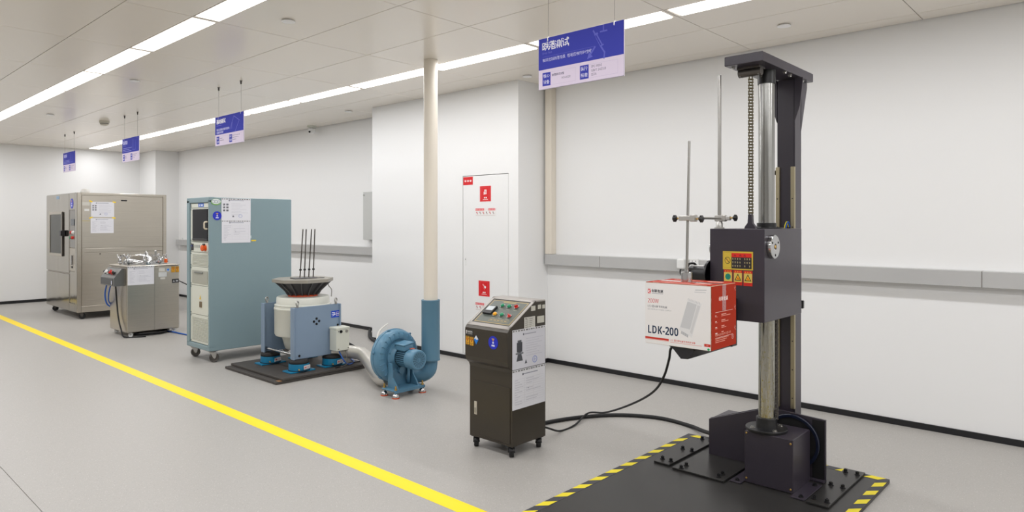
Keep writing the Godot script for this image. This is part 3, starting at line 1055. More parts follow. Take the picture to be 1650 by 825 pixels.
	b = MB.new(); b.bb(x0 + 0.006, x0 + 0.04, 0.225, 0.69, -11.698, -11.418, 0.003)
	put(o, "lower_column_panel", b, PO)
	b = MB.new(); b.bb(x0 - 0.002, x0 + 0.008, 1.37, 1.465, -11.62, -11.455, 0.003)
	put(cp, "touch_screen", b, mat("screen grey", c8(70, 78, 84), 0.15))
	for q in [[1.268, -11.585, "red plastic"], [1.268, -11.5, "white plastic"], [1.192, -11.6, "green plastic"], [1.192, -11.53, "red plastic"]]:
		b = MB.new(); b.lathe(Vector3(x0 + 0.006, q[0], q[1]), Vector3.LEFT, [Vector2(0.026, 0), Vector2(0.026, 0.008), Vector2(0.02, 0.01), Vector2(0.02, 0.024), Vector2(0.016, 0.028), Vector2(0, 0.028)], 16)
		put(cp, "push_button", b, M[q[2]])
	b = MB.new(); b.bb(x0 - 0.014, x0 + 0.004, 0.79, 0.93, -11.59, -11.55, 0.005)
	put(lpn, "latch_handle", b, M["chrome"])
	b = MB.new(); b.bb(x0 - 0.002, x0 + 0.004, 0.74, 0.77, -11.6, -11.54, 0.002)
	put(lpn, "keyhole", b, M["black plastic"])
	round_sticker(o, Vector3(x0 - 0.0005, 1.695, -11.565), Vector3.LEFT, 0.075)
	# warning lamp on the roof
	b = MB.new(); b.lathe(Vector3(3.16, 1.85, -11.62), Vector3.UP, [Vector2(0.06, 0), Vector2(0.06, 0.04), Vector2(0.05, 0.05), Vector2(0.045, 0.062), Vector2(0.02, 0.075), Vector2(0, 0.076)], 20, 0.6)
	put(o, "roof_vent_cap", b, mat("vent cap", c8(206, 204, 198), 0.5))
	for q in [[3.045, -11.385], [3.045, -12.78], [4.14, -11.385], [4.14, -12.78]]:
		caster(o, Vector3(q[0], 0, q[1]), 0.102, 0.042, 0.4, M["dark steel"], M["black rubber"])

# ---------------------------------------------------------------- steel pressure vessel
func pressure_vessel() -> void:
	var x0 := 2.917
	var x1 := 3.54
	var z0 := -9.70
	var z1 := -9.087
	var o := thing("pressure_vessel", "low stainless steel pressure vessel cabinet with a domed lid, on castors", "pressure vessel", Vector3(3.23, 0, -9.4))
	var b := MB.new(); b.bb(x0, x1, 0.055, 0.862, z0, z1, 0.012)
	put(o, "body", b, M["brushed steel"])
	b = MB.new(); b.bb(x0 - 0.008, x1 + 0.004, 0.862, 0.878, z0 - 0.004, z1 + 0.006, 0.005)
	put(o, "top_plate", b, M["brushed steel"])
	b = MB.new(); b.bb(3.237, 3.2395, 0.06, 0.862, z1 - 0.002, z1 + 0.0008)
	put(o, "panel_seam", b, M["dark steel"])
	# lid
	var c := Vector3(3.215, 0.876, -9.4)
	b = MB.new(); b.lathe(c, Vector3.UP, [Vector2(0.25, 0), Vector2(0.25, 0.022), Vector2(0.228, 0.024), Vector2(0.225, 0.05), Vector2(0.215, 0.066), Vector2(0.18, 0.096), Vector2(0.12, 0.122), Vector2(0.06, 0.135), Vector2(0, 0.139)], 40, 0.6)
	var lid := put(o, "lid", b, M["chrome"])
	b = MB.new(); b.tube(MB.curve([c + Vector3(-0.02, 0.05, 0.225), c + Vector3(-0.01, 0.12, 0.19), c + Vector3(0.0, 0.16, 0.1), c + Vector3(0.02, 0.165, 0.02), c + Vector3(0.03, 0.135, -0.02)], 6), 0.009, 8)
	put(lid, "lid_handle", b, M["chrome"])
	b = MB.new(); b.cyl(c + Vector3(0.13, 0.11, 0.05), c + Vector3(0.13, 0.16, 0.05), 0.014, 12, 0.002); b.ball(c + Vector3(0.13, 0.165, 0.05), 0.016, 10)
	put(lid, "valve", b, M["steel"])
	b = MB.new(); b.cyl(c + Vector3(0.2, 0.02, 0.2), c + Vector3(0.2, 0.07, 0.2), 0.02, 12, 0.003)
	put(o, "orange_cap", b, M["orange plastic"], "orange valve cap")
	for k in 8:
		var a := TAU * (k + 0.35) / 8
		var p := c + Vector3(cos(a), 0, sin(a)) * 0.262
		b = MB.new()
		b.cyl(p + Vector3(0, -0.005, 0), p + Vector3(0, 0.11, 0), 0.008, 10)
		b.box(p + Vector3(0, 0.03, 0), Vector3(0.05, 0.02, 0.03), 0.005, Basis(Vector3.UP, -a))
		b.lathe(p + Vector3(0, 0.045, 0), Vector3.UP, [Vector2(0, 0), Vector2(0.02, 0), Vector2(0.022, 0.012), Vector2(0.014, 0.03), Vector2(0.012, 0.04), Vector2(0, 0.04)], 14, 0.7)
		for s in [-1.0, 1.0]:
			var d: Vector3 = Vector3(-sin(a + 0.6 * k), 0, cos(a + 0.6 * k)) * s
			b.tube([p + Vector3(0, 0.075, 0), p + Vector3(0, 0.085, 0) + d * 0.02, p + Vector3(0, 0.118, 0) + d * 0.036], [0.009, 0.009, 0.007], 8)
			b.ball(p + Vector3(0, 0.12, 0) + d * 0.037, 0.0095, 8)
		put(o, "lid_clamp", b, M["chrome"])
	# control box on the front
	b = MB.new()
	var sl := PackedVector2Array([Vector2(0, 0.632), Vector2(0.117, 0.632), Vector2(0.117, 0.846), Vector2(0.085, 0.842), Vector2(0, 0.73)])
	b.prism(sl, Vector3(2.8, 0, -9.66), Vector3.RIGHT, Vector3.UP, Vector3.BACK, 0.5)
	var cb := put(o, "control_box", b, mat("box steel grey", c8(118, 118, 116), 0.34, 0.6))
	b = MB.new(); b.bb(2.7965, 2.8005, 0.645, 0.722, -9.64, -9.2, 0.001)
	put(cb, "front_plate", b, mat("front plate dark", c8(62, 63, 64), 0.35))
	var nrm := Vector3(-0.112, 0.085, 0).normalized()
	var ks := [-9.58, -9.5, -9.42, -9.34, -9.27]
	for i in 5:
		var p := Vector3(2.84, 0.785, ks[i])
		b = MB.new()
		b.lathe(p, nrm, [Vector2(0.024, 0), Vector2(0.024, 0.006), Vector2(0.016, 0.008), Vector2(0.016, 0.03), Vector2(0.013, 0.034), Vector2(0, 0.034)], 14, 0.8)
		if i % 2: b.box(p + nrm * 0.034, Vector3(0.05, 0.02, 0.012), 0.003, Basis(Vector3.BACK, 0.93))
		put(cb, "knob", b, [M["black plastic"], M["white plastic"], M["black plastic"], M["red plastic"], M["black plastic"]][i])
	decal(cb, "small_label", Vector3(2.7955, 0.675, -9.235), 0.03, 0.045, "x", mat("label lilac", c8(200, 204, 222), 0.4))
	# hoses and lead
	b = MB.new(); b.tube(MB.curve([Vector3(2.86, 0.635, -9.62), Vector3(2.85, 0.5, -9.66), Vector3(2.88, 0.38, -9.7), Vector3(2.93, 0.33, -9.715)]), 0.009, 8)
	b.tube(MB.curve([Vector3(2.87, 0.635, -9.5), Vector3(2.86, 0.52, -9.55), Vector3(2.88, 0.42, -9.62), Vector3(2.93, 0.36, -9.71)]), 0.008, 8)
	put(o, "blue_hose", b, M["blue hose"])
	b = MB.new(); b.tube(MB.curve([Vector3(2.87, 0.635, -9.33), Vector3(2.885, 0.45, -9.34), Vector3(2.89, 0.25, -9.3), Vector3(2.885, 0.1, -9.18), Vector3(2.9, 0.012, -9.08), Vector3(3.1, 0.01, -8.98)]), 0.009, 8)
	put(o, "power_lead", b, M["black rubber"])
	# notice, labels, stickers
	var zz := z1 + 0.0012
	decal(o, "paper_notice", Vector3(3.08, 0.75, zz), 0.304, 0.218, "z", paper("paper b2", 1), "white paper notice")
	decal(o, "binder_strip", Vector3(3.08, 0.864, zz + 0.005), 0.31, 0.016, "z", binder_strip())
	decal(o, "data_plate", Vector3(3.325, 0.815, zz), 0.075, 0.042, "z", M["plate pale"])
	decal(o, "data_plate", Vector3(3.335, 0.755, zz), 0.1, 0.06, "z", mat("plate mist", c8(204, 206, 204), 0.4))
	decal(o, "data_plate", Vector3(3.335, 0.706, zz), 0.055, 0.024, "z", M["plate pale"])
	var cv := Canvas.new(64, 64, c8(204, 206, 200))
	cv.poly(PackedVector2Array([Vector2(2, 18), Vector2(32, 2), Vector2(62, 18), Vector2(32, 62)]), c8(24, 110, 210))
	decal(o, "blue_mark", Vector3(3.4, 0.808, zz), 0.036, 0.04, "z", printed("blue mark", cv))
	for i in 2:
		decal(o, "warning_sticker", Vector3(3.462 + i * 0.05, 0.812, zz), 0.045, 0.078, "z", warning_print())
	decal(o, "black_label", Vector3(3.49, 0.664, zz), 0.085, 0.052, "z", black_label_print())
	for q in [[2.965, -9.125], [2.965, -9.63], [3.475, -9.125], [3.475, -9.63]]:
		caster(o, Vector3(q[0], 0, q[1]), 0.056, 0.026, 0.3, M["steel"], M["white plastic"])
	# lead and hose behind, to the blue rack
	var k1 := thing("power_cable", "thin black cable running from the pressure vessel to the blue rack", "cable", Vector3(3.6, 0.5, -8.6))
	b = MB.new(); b.tube(MB.curve([Vector3(3.545, 0.67, -9.2), Vector3(3.6, 0.6, -8.9), Vector3(3.62, 0.5, -8.3), Vector3(3.6, 0.42, -7.38)]), 0.007, 8)
	put(k1, "lead", b, M["black rubber"])
	k1 = thing("air_hose", "blue air hose on the floor between the pressure vessel and the rack", "hose", Vector3(3.5, 0.01, -8.6))
	b = MB.new(); b.tube(MB.curve([Vector3(3.45, 0.009, -9.3), Vector3(3.47, 0.009, -9.0), Vector3(3.5, 0.009, -8.6), Vector3(3.52, 0.009, -8.0), Vector3(3.56, 0.009, -7.5)]), 0.009, 8)
	put(k1, "hose", b, M["blue hose"])
	k1 = thing("coiled_cable", "coil of black cable lying under the steel pressure vessel", "cable", Vector3(3.25, 0.01, -9.2))
	b = MB.new()
	var pts := []
	for i in 50:
		var a := TAU * i / 16.0
		pts.append(Vector3(3.22 + cos(a) * (0.18 + 0.001 * i), 0.009 + 0.0006 * i, -9.2 + sin(a) * (0.12 + 0.0008 * i)))
	b.tube(pts, 0.007, 6)
	put(k1, "lead", b, M["black rubber"])

func warning_print() -> StandardMaterial3D:
	if M.has("warning print"): return M["warning print"]
	var cv := Canvas.new(90, 156, c8(222, 160, 28))
	cv.frame(0, 0, 90, 156, 5, c8(40, 34, 20))
	cv.poly(PackedVector2Array([Vector2(12, 34), Vector2(78, 34), Vector2(45, 96)]), c8(44, 36, 18))
	cv.poly(PackedVector2Array([Vector2(26, 42), Vector2(64, 42), Vector2(45, 78)]), c8(232, 120, 30))
	for i in 3: cv.rect(16, 108 + i * 13, 74 - i * 8, 114 + i * 13, c8(96, 74, 26))
	cv.rect(14, 12, 76, 24, c8(96, 74, 26))
	return printed("warning print", cv)

func black_label_print() -> StandardMaterial3D:
	if M.has("black label"): return M["black label"]
	var cv := Canvas.new(170, 100, c8(40, 40, 42))
	cv.poly(PackedVector2Array([Vector2(22, 70), Vector2(46, 24), Vector2(70, 70)]), c8(186, 186, 188))
	cv.rect(92, 32, 150, 68, c8(176, 176, 178)); cv.rect(16, 80, 154, 86, c8(130, 130, 132))
	return printed("black label", cv)

# ---------------------------------------------------------------- blue rack
func control_rack() -> void:
	var x0 := 2.945
	var x1 := 3.845
	var z0 := -7.372
	var z1 := -6.822
	var B: Material = M["rack blue"]
	var CR: Material = M["cream panel"]
	var o := thing("control_rack", "tall blue steel control rack on castors with a black screen", "equipment rack", Vector3(3.4, 0, -7.1))
	var b := MB.new()
	b.bb(x0 + 0.03, x1, 0.115, 1.664, z0 + 0.002, z1 - 0.002, 0.005)
	b.bb(x0, x0 + 0.06, 0.115, 0.165, z0, z1, 0.006)
	b.bb(x0, x0 + 0.06, 1.612, 1.667, z0, z1, 0.006)
	b.bb(x0, x0 + 0.06, 0.15, 1.64, z0, z0 + 0.068, 0.006)
	b.bb(x0, x0 + 0.06, 0.15, 1.64, z1 - 0.026, z1, 0.006)
	put(o, "cabinet", b, B)
	var xf := x0 + 0.012
	var za := z0 + 0.075
	var zb := z1 - 0.03
	var defs := [["top_panel", 1.562, 1.608, CR], ["monitor_panel", 1.212, 1.558, CR], ["switch_panel", 1.106, 1.208, CR], ["vent_panel", 0.957, 1.102, CR], ["drawer_panel", 0.763, 0.953, CR], ["blank_panel", 0.463, 0.759, CR], ["fan_panel", 0.17, 0.459, CR]]
	var P := {}
	for d in defs:
		b = MB.new(); b.bb(xf, xf + 0.03, d[1], d[2], za, zb, 0.003)
		P[d[0]] = put(o, d[0], b, d[3])
		for zy in [za + 0.012, zb - 0.012]:
			for yy in [d[1] + 0.014, d[2] - 0.014]:
				b = MB.new(); b.cyl(Vector3(xf, yy, zy), Vector3(xf - 0.003, yy, zy), 0.006, 8)
				put(P[d[0]], "screw", b, M["black plastic"])
	b = MB.new(); b.bb(xf - 0.008, xf + 0.002, 1.222, 1.548, za + 0.06, zb - 0.022, 0.004)
	var sc := put(P["monitor_panel"], "screen", b, M["dark glass"])
	b = MB.new(); b.bb(xf - 0.011, xf - 0.006, 1.222, 1.246, za + 0.06, zb - 0.022, 0.002)
	put(P["monitor_panel"], "screen_base", b, M["black plastic"])
	b = MB.new(); b.tube(MB.curve([Vector3(xf, 1.345, zb - 0.03), Vector3(xf - 0.03, 1.35, zb - 0.035), Vector3(xf - 0.034, 1.38, zb - 0.035), Vector3(xf - 0.03, 1.412, zb - 0.035), Vector3(xf, 1.418, zb - 0.03)], 5), 0.008, 8)
	put(P["monitor_panel"], "handle", b, mat("handle cream", c8(226, 214, 190), 0.4))
	var cv := Canvas.new(160, 80, c8(34, 92, 190))
	cv.text("S", 22, 22, 38, Color.WHITE, true); cv.text("i", 58, 22, 38, Color.WHITE, true); cv.rect(76, 24, 140, 32, Color.WHITE); cv.rect(84, 40, 132, 58, Color.WHITE)
	decal(P["top_panel"], "maker_badge", Vector3(xf - 0.001, 1.588, -7.04), 0.13, 0.036, "x", printed("rack badge", cv))
	b = MB.new(); b.bb(xf - 0.006, xf, 1.122, 1.19, za + 0.018, za + 0.075, 0.003)
	put(P["switch_panel"], "breaker", b, M["black plastic"])
	b = MB.new(); b.bb(xf - 0.014, xf - 0.004, 1.16, 1.176, za + 0.03, za + 0.062, 0.002)
	put(P["switch_panel"], "breaker_toggle", b, mat("toggle blue", c8(60, 70, 130), 0.4))
	for i in 4:
		b = MB.new(); b.bb(xf - 0.002, xf, 1.15, 1.18, za + 0.1 + i * 0.035, za + 0.118 + i * 0.035)
		put(P["switch_panel"], "marking", b, mat("marking grey", c8(150, 154, 150), 0.5))
	b = MB.new(); b.lathe(Vector3(xf, 1.152, zb - 0.085), Vector3.LEFT, [Vector2(0.032, 0), Vector2(0.032, 0.006), Vector2(0.016, 0.008), Vector2(0.016, 0.02), Vector2(0.03, 0.024), Vector2(0.032, 0.036), Vector2(0.026, 0.042), Vector2(0, 0.043)], 20, 0.8)
	put(P["switch_panel"], "emergency_stop", b, M["orange plastic"])
	b = MB.new(); b.bb(xf - 0.012, xf, 1.17, 1.196, zb - 0.14, zb - 0.09, 0.004)
	put(P["switch_panel"], "key_switch", b, M["black plastic"])
	# louvred panels
	for d in [["vent_panel", 0.968, 1.086, 9], ["fan_panel", 0.195, 0.435, 18]]:
		for i in d[3]:
			var y: float = d[1] + (d[2] - d[1]) * (i + 0.5) / d[3]
			b = MB.new(); b.box(Vector3(xf - 0.0005, y, (za + zb) / 2 + 0.01), Vector3(0.006, (d[2] - d[1]) / d[3] * 0.6, zb - za - 0.075), 0.001, Basis(Vector3.BACK, 0.5))
			put(P[d[0]], "louvre", b, M["cream grille"])
	b = MB.new(); b.bb(xf - 0.006, xf, 0.785, 0.918, za + 0.045, zb - 0.03, 0.003)
	put(P["drawer_panel"], "grille", b, mat("drawer grille", c8(168, 168, 156), 0.4))
	b = MB.new(); b.bb(xf - 0.016, xf - 0.004, 0.888, 0.905, za + 0.12, zb - 0.13, 0.004)
	put(P["drawer_panel"], "drawer_pull", b, mat("pull grey", c8(120, 122, 116), 0.4))
	cv = Canvas.new(64, 64, c8(214, 216, 204))
	cv.poly(PackedVector2Array([Vector2(4, 60), Vector2(32, 6), Vector2(60, 60)]), c8(236, 200, 20)); cv.line(Vector2(32, 26), Vector2(32, 46), 7, c8(30, 30, 24))
	decal(P["blank_panel"], "warning_triangle", Vector3(xf - 0.001, 0.648, -7.06), 0.045, 0.06, "x", printed("rack triangle", cv))
	b = MB.new(); b.bb(xf - 0.008, xf, 0.54, 0.602, -7.07, -7.02, 0.003)
	put(P["blank_panel"], "lock_plate", b, mat("lock bronze", c8(128, 112, 88), 0.4, 0.6))
	# notices and stickers on the long side
	var zz := z1 + 0.001
	decal(o, "paper_notice", Vector3(3.222, 1.543, zz), 0.308, 0.222, "z", paper("paper a2", 2), "upper white paper notice with dark pictures")
	decal(o, "paper_notice", Vector3(3.222, 1.315, zz), 0.303, 0.226, "z", paper("paper b3", 3), "lower white paper notice with a table")
	decal(o, "binder_strip", Vector3(3.22, 1.65, zz + 0.001), 0.308, 0.016, "z", binder_strip())
	decal(o, "binder_strip", Vector3(3.222, 1.425, zz + 0.001), 0.306, 0.016, "z", binder_strip())
	b = MB.new()
	var el := PackedVector2Array()
	for i in 32: el.append(Vector2(cos(TAU * i / 32) * 0.051, sin(TAU * i / 32) * 0.032))
	b.prism(el, Vector3(3.013, 1.618, zz - 0.002), Vector3.RIGHT, Vector3.UP, Vector3.BACK, 0.003)
	var ov := put(o, "oval_badge", b, mat("badge green", c8(112, 176, 60), 0.4))
	b = MB.new()
	el = PackedVector2Array()
	for i in 32: el.append(Vector2(cos(TAU * i / 32) * 0.048, 0.004 + sin(TAU * i / 32) * 0.026))
	b.prism(el, Vector3(3.013, 1.618, zz), Vector3.RIGHT, Vector3.UP, Vector3.BACK, 0.0014)
	put(ov, "badge_face", b, mat("badge white", c8(222, 228, 226), 0.4))
	for q in [[2.985, 1.622, 0.014], [3.013, 1.622, 0.014], [3.04, 1.618, 0.012]]:
		b = MB.new(); b.torus(Vector3(q[0], q[1], zz + 0.0015), Vector3.BACK, q[2], 0.0022, 16, 4)
		put(ov, "badge_figure", b, mat("badge grey", c8(150, 160, 176), 0.4))
	round_sticker(o, Vector3(3.024, 1.479, zz), Vector3.BACK, 0.045)
	decal(o, "tape_scrap", Vector3(3.41, 1.222, zz), 0.05, 0.012, "z", M["foam tape"])
	decal(o, "worn_label", Vector3(3.378, 1.26, zz - 0.0004), 0.016, 0.03, "z", mat("worn white", c8(186, 200, 206), 0.6), "", 0.001)
	for q in [[2.995, -6.865], [2.995, -7.31], [3.79, -6.865], [3.79, -7.31]]:
		caster(o, Vector3(q[0], 0, q[1]), 0.116, 0.046, 0.3, M["steel"], M["dark steel"])

func round_sticker(parent: Node3D, c: Vector3, out: Vector3, r: float) -> void:
	var b := MB.new(); b.lathe(c, out, [Vector2(r, 0), Vector2(r, 0.0016), Vector2(0, 0.0016)], 28)
	var s := put(parent, "round_sticker", b, M["sticker blue"], "round blue sticker with white figure")
	var f := MB.frame(out)
	var u := Vector3.UP
	var x := u.cross(out)
	b = MB.new()
	b.prism(PackedVector2Array([Vector2(-0.3, 0.62), Vector2(0.3, 0.62), Vector2(0.02, 0.2), Vector2(-0.02, 0.2)]), c + out * 0.0016, x * r, u * r, out, 0.0008)
	put(s, "sticker_triangle", b, mat("sticker ochre", c8(196, 150, 96), 0.5))
	b = MB.new()
	b.lathe(c + out * 0.0016 + u * r * 0.0, out, [Vector2(r * 0.17, 0), Vector2(r * 0.17, 0.0008), Vector2(0, 0.0008)], 14)
	b.prism(PackedVector2Array([Vector2(-0.36, -0.56), Vector2(0.36, -0.56), Vector2(0.3, -0.3), Vector2(-0.3, -0.3)]), c + out * 0.0016, x * r, u * r, out, 0.0008)
	put(s, "sticker_figure", b, mat("sticker white", c8(214, 218, 240), 0.5))

# ---------------------------------------------------------------- vibration shaker on its mat
func shaker() -> void:
	var o := thing("floor_mat", "thick black layered mat under the vibration shaker", "mat", Vector3(3.42, 0, -5.96))
	var b := MB.new(); b.bb(2.94, 3.905, 0, 0.024, -6.46, -5.475, 0.004)
	put(o, "lower_board", b, M["mat black"])
	b = MB.new(); b.bb(2.995, 3.905, 0.0245, 0.046, -6.455, -5.47, 0.004)
	put(o, "upper_sheet", b, M["mat black"])
	b = MB.new(); b.bb(2.965, 3.0, 0.024, 0.0262, -5.53, -5.476, 0.001)
	put(o, "worn_corner", b, M["wood edge"], "bare wood coloured worn corner")

	o = thing("vibration_shaker", "blue and white vibration shaker with a dark cone head on a black mat", "shaker", Vector3(3.43, 0.046, -5.92))
	var B: Material = M["shaker blue"]
	var Wt: Material = M["shaker white"]
	# trunnion plates
	for s in [1, -1]:
		var z: float = -5.92 + s * 0.283
		var zo: float = z + s * 0.016
		b = MB.new()
		b.bb(3.185, 3.685, 0.158, 0.632, z - 0.008, z + 0.008, 0.003)
		b.bb(3.185, 3.2, 0.158, 0.632, z - s * 0.008 - 0.032, z - s * 0.008 + 0.032, 0.004)
		b.bb(3.67, 3.685, 0.158, 0.632, z - s * 0.008 - 0.032, z - s * 0.008 + 0.032, 0.004)
		var pl := put(o, "side_plate", b, B)
		for q in [[3.235, 0.645], [3.64, 0.645]]:
			b = MB.new()
			b.torus(Vector3(q[0], 0.668, z), Vector3(0.5, 0, 1), 0.019, 0.006, 18, 8)
			b.cyl(Vector3(q[0], 0.63, z), Vector3(q[0], 0.65, z), 0.012, 12, 0.002)
			put(pl, "lifting_eye", b, M["steel"])
		for q in [[3.25, 0.188], [3.635, 0.188], [3.655, 0.43], [3.4, 0.487], [3.427, 0.512], [3.454, 0.487], [3.427, 0.462]]:
			b = MB.new(); b.cyl(Vector3(q[0], q[1], zo - s * 0.01), Vector3(q[0], q[1], zo - s * 0.004), 0.0115, 14, 0.002)
			put(pl, "bolt_hole", b, M["dark hole"])
		b = MB.new(); b.cyl(Vector3(3.427, 0.487, z - s * 0.02), Vector3(3.427, 0.487, z - s * 0.1), 0.06, 20)
		put(pl, "trunnion", b, M["dark steel"])
	var cv := Canvas.new(200, 120, c8(24, 70, 190))
	cv.line(Vector2(26, 32), Vector2(86, 40), 10, Color.WHITE); cv.line(Vector2(34, 88), Vector2(94, 62), 10, Color.WHITE); cv.line(Vector2(22, 62), Vector2(80, 58), 8, Color.WHITE)
	cv.frame(112, 26, 176, 96, 9, c8(214, 190, 210)); cv.rect(120, 56, 176, 66, Color.WHITE)
	decal(o, "maker_badge", Vector3(3.632, 0.536, -5.6285), 0.098, 0.066, "z", printed("shaker badge", cv))
	# drum
	var c := Vector3(3.458, 0, -5.92)
	b = MB.new()
	b.lathe(c, Vector3.UP, [Vector2(0, 0.2), Vector2(0.15, 0.2), Vector2(0.165, 0.21), Vector2(0.2, 0.335), Vector2(0.252, 0.336), Vector2(0.262, 0.352), Vector2(0.264, 0.58), Vector2(0.268, 0.584), Vector2(0.268, 0.598), Vector2(0.262, 0.602), Vector2(0.262, 0.62)], 48, 0.7)
	put(o, "drum", b, Wt)
	b = MB.new(); b.ring(c + Vector3(0, 0.612, 0), Vector3.UP, 0.2, 0.256, 0.012, 48)
	put(o, "drum_gap", b, M["dark steel"])
	b = MB.new()
	b.lathe(c, Vector3.UP, [Vector2(0.2, 0.622), Vector2(0.262, 0.622), Vector2(0.264, 0.628), Vector2(0.246, 0.634), Vector2(0.244, 0.694), Vector2(0.238, 0.702), Vector2(0.1, 0.704)], 48, 0.7)
	put(o, "drum_cover", b, Wt)
	b = MB.new(); b.lathe(c, Vector3.UP, [Vector2(0.138, 0.7), Vector2(0.14, 0.71), Vector2(0.13, 0.72), Vector2(0.11, 0.718), Vector2(0.09, 0.702)], 40, 0.3)
	put(o, "rubber_seal", b, M["orange rubber"])
	# head expander: webbed cone under an eight-sided table
	b = MB.new()
	b.lathe(c, Vector3.UP, [Vector2(0.118, 0.712), Vector2(0.128, 0.716), Vector2(0.138, 0.73), Vector2(0.16, 0.76), Vector2(0.245, 0.842), Vector2(0.0, 0.842)], 40, 0.6)
	var hd := put(o, "head_cone", b, mat("cone grey", c8(70, 69, 72), 0.42, 0.5))
	for k in 16:
		var a := TAU * (k + 0.5) / 16
		var d := Vector3(cos(a), 0, sin(a))
		b = MB.new()
		b.prism(PackedVector2Array([Vector2(0.12, 0.716), Vector2(0.15, 0.716), Vector2(0.172, 0.752), Vector2(0.262, 0.838), Vector2(0.262, 0.844), Vector2(0.12, 0.844)]), c + d.cross(Vector3.UP) * -0.004, d, Vector3.UP, d.cross(Vector3.UP), 0.008)
		put(hd, "web", b, mat("web grey", c8(96, 95, 97), 0.4, 0.5))
	b = MB.new()
	var oc := PackedVector2Array()
	for k in 8: oc.append(Vector2(cos(TAU * (k + 0.5) / 8), sin(TAU * (k + 0.5) / 8)) * 0.286)
	b.prism(oc, c + Vector3(0, 0.842, 0), Vector3.RIGHT, Vector3.BACK, Vector3.UP, 0.03)
	put(o, "head_table", b, mat("table grey", c8(164, 160, 150), 0.42, 0.5))
	b = MB.new(); b.box(c + Vector3(-0.01, 0.877, 0.03), Vector3(0.22, 0.01, 0.13), 0.001, Basis(Vector3.UP, -0.12))
	put(o, "fixture_plate", b, mat("fixture grey", c8(110, 110, 112), 0.4, 0.6))
	b = MB.new(); b.box(c + Vector3(0.13, 0.874, 0.1), Vector3(0.07, 0.006, 0.03), 0.001, Basis(Vector3.UP, -0.5))
	put(o, "fixture_clip", b, M["black plastic"])
	for q in [[3.413, 3.445], [3.46, 3.48], [3.507, 3.538], [3.555, 3.574]]:
		b = MB.new(); b.cyl(Vector3(q[0], 0.88, -5.9), Vector3(q[1], 1.345, -5.9), 0.0058, 10)
		var rd := put(o, "threaded_rod", b, M["dark steel"])
		var m: Vector3 = Vector3(q[0], 0.88, -5.9).lerp(Vector3(q[1], 1.345, -5.9), 0.16)
		b = MB.new(); b.cyl(m - Vector3(0, 0.006, 0), m + Vector3(0, 0.008, 0), 0.0125, 6)
		put(rd, "nut", b, M["black plastic"])
	b = MB.new(); b.tube(MB.curve([Vector3(3.69, 0.84, -5.86), Vector3(3.69, 0.79, -5.84), Vector3(3.715, 0.75, -5.83), Vector3(3.72, 0.68, -5.84)]), 0.0035, 6)
	put(o, "sensor_wire", b, M["thin wire"])
	# tie bars
	for x in [3.215, 3.65]:
		b = MB.new(); b.cyl(Vector3(x, 0.2, -6.2), Vector3(x, 0.2, -5.64), 0.013, 16)
		put(o, "tie_bar", b, M["chrome"])
	# air springs
	for q in [[3.262, -5.655], [3.262, -6.185], [3.612, -5.655], [3.612, -6.185]]:
		var p := Vector3(q[0], 0.046, q[1])
		b = MB.new(); b.lathe(p, Vector3.UP, [Vector2(0.092, 0.012), Vector2(0.093, 0.03), Vector2(0.092, 0.074), Vector2(0.0, 0.074)], 32, 0.6)
		var sp := put(o, "air_spring", b, M["spring blue"])
		b = MB.new(); b.box(p + Vector3(0, 0.006, 0), Vector3(0.25, 0.012, 0.15), 0.003)
		put(sp, "foot_plate", b, M["spring blue"])
		b = MB.new(); b.lathe(p, Vector3.UP, [Vector2(0.0, 0.07), Vector2(0.082, 0.07), Vector2(0.09, 0.078), Vector2(0.09, 0.09), Vector2(0.085, 0.102), Vector2(0.074, 0.114), Vector2(0, 0.114)], 32, 0.5)
		put(sp, "rubber_bellows", b, M["black rubber"])
		b = MB.new(); b.ring(p + Vector3(0, 0.012, 0), Vector3.UP, 0.08, 0.097, 0.006, 32)
		put(sp, "collar", b, M["black rubber"])
		cv = Canvas.new(160, 80, c8(214, 206, 206))
		cv.rect(14, 28, 60, 54, c8(206, 90, 80)); cv.rect(76, 32, 140, 38, c8(170, 164, 168)); cv.rect(76, 48, 128, 54, c8(170, 164, 168))
		b = MB.new(); b.box(p + Vector3(0.03, 0.044, 0.0885), Vector3(0.085, 0.034, 0.003), 0.0, Basis(Vector3.UP, 0.34))
		put(sp, "label_plate", b, printed("spring label", cv) if not M.has("spring label") else M["spring label"])
		b = MB.new(); b.cyl(p + Vector3(-0.045, 0.03, 0.07), p + Vector3(-0.055, 0.03, 0.1), 0.007, 10, 0.001)
		put(sp, "air_fitting", b, M["brass"])
	# junction box
	b = MB.new(); b.bb(3.56, 3.705, 0.2, 0.418, -5.62, -5.505, 0.006)
	var jb := put(o, "junction_box", b, M["cream panel"])
	b = MB.new(); b.bb(3.556, 3.709, 0.4, 0.422, -5.624, -5.501, 0.005)
	put(jb, "box_lid", b, M["cream panel"])
	for q in [[3.61, "dark hole"], [3.672, "steel"]]:
		b = MB.new(); b.lathe(Vector3(q[0], 0.382, -5.505), Vector3.BACK, [Vector2(0.014, 0), Vector2(0.014, 0.008), Vector2(0.009, 0.009), Vector2(0.009, 0.003), Vector2(0, 0.003)], 14)
		put(jb, "connector", b, M[q[1]])
	for q in [[3.585, 0.385], [3.585, 0.22], [3.69, 0.22]]:
		b = MB.new(); b.cyl(Vector3(q[0], q[1], -5.505), Vector3(q[0], q[1], -5.502), 0.005, 8)
		put(jb, "screw", b, M["dark steel"])
	o.rotation.y = 0.0

	# cables and hoses round the shaker
	o = thing("shaker_cable", "upper, thicker black cable leaving the shaker toward the pier", "cable", Vector3(4.1, 0.03, -5.8), "thick black cables behind the shaker")
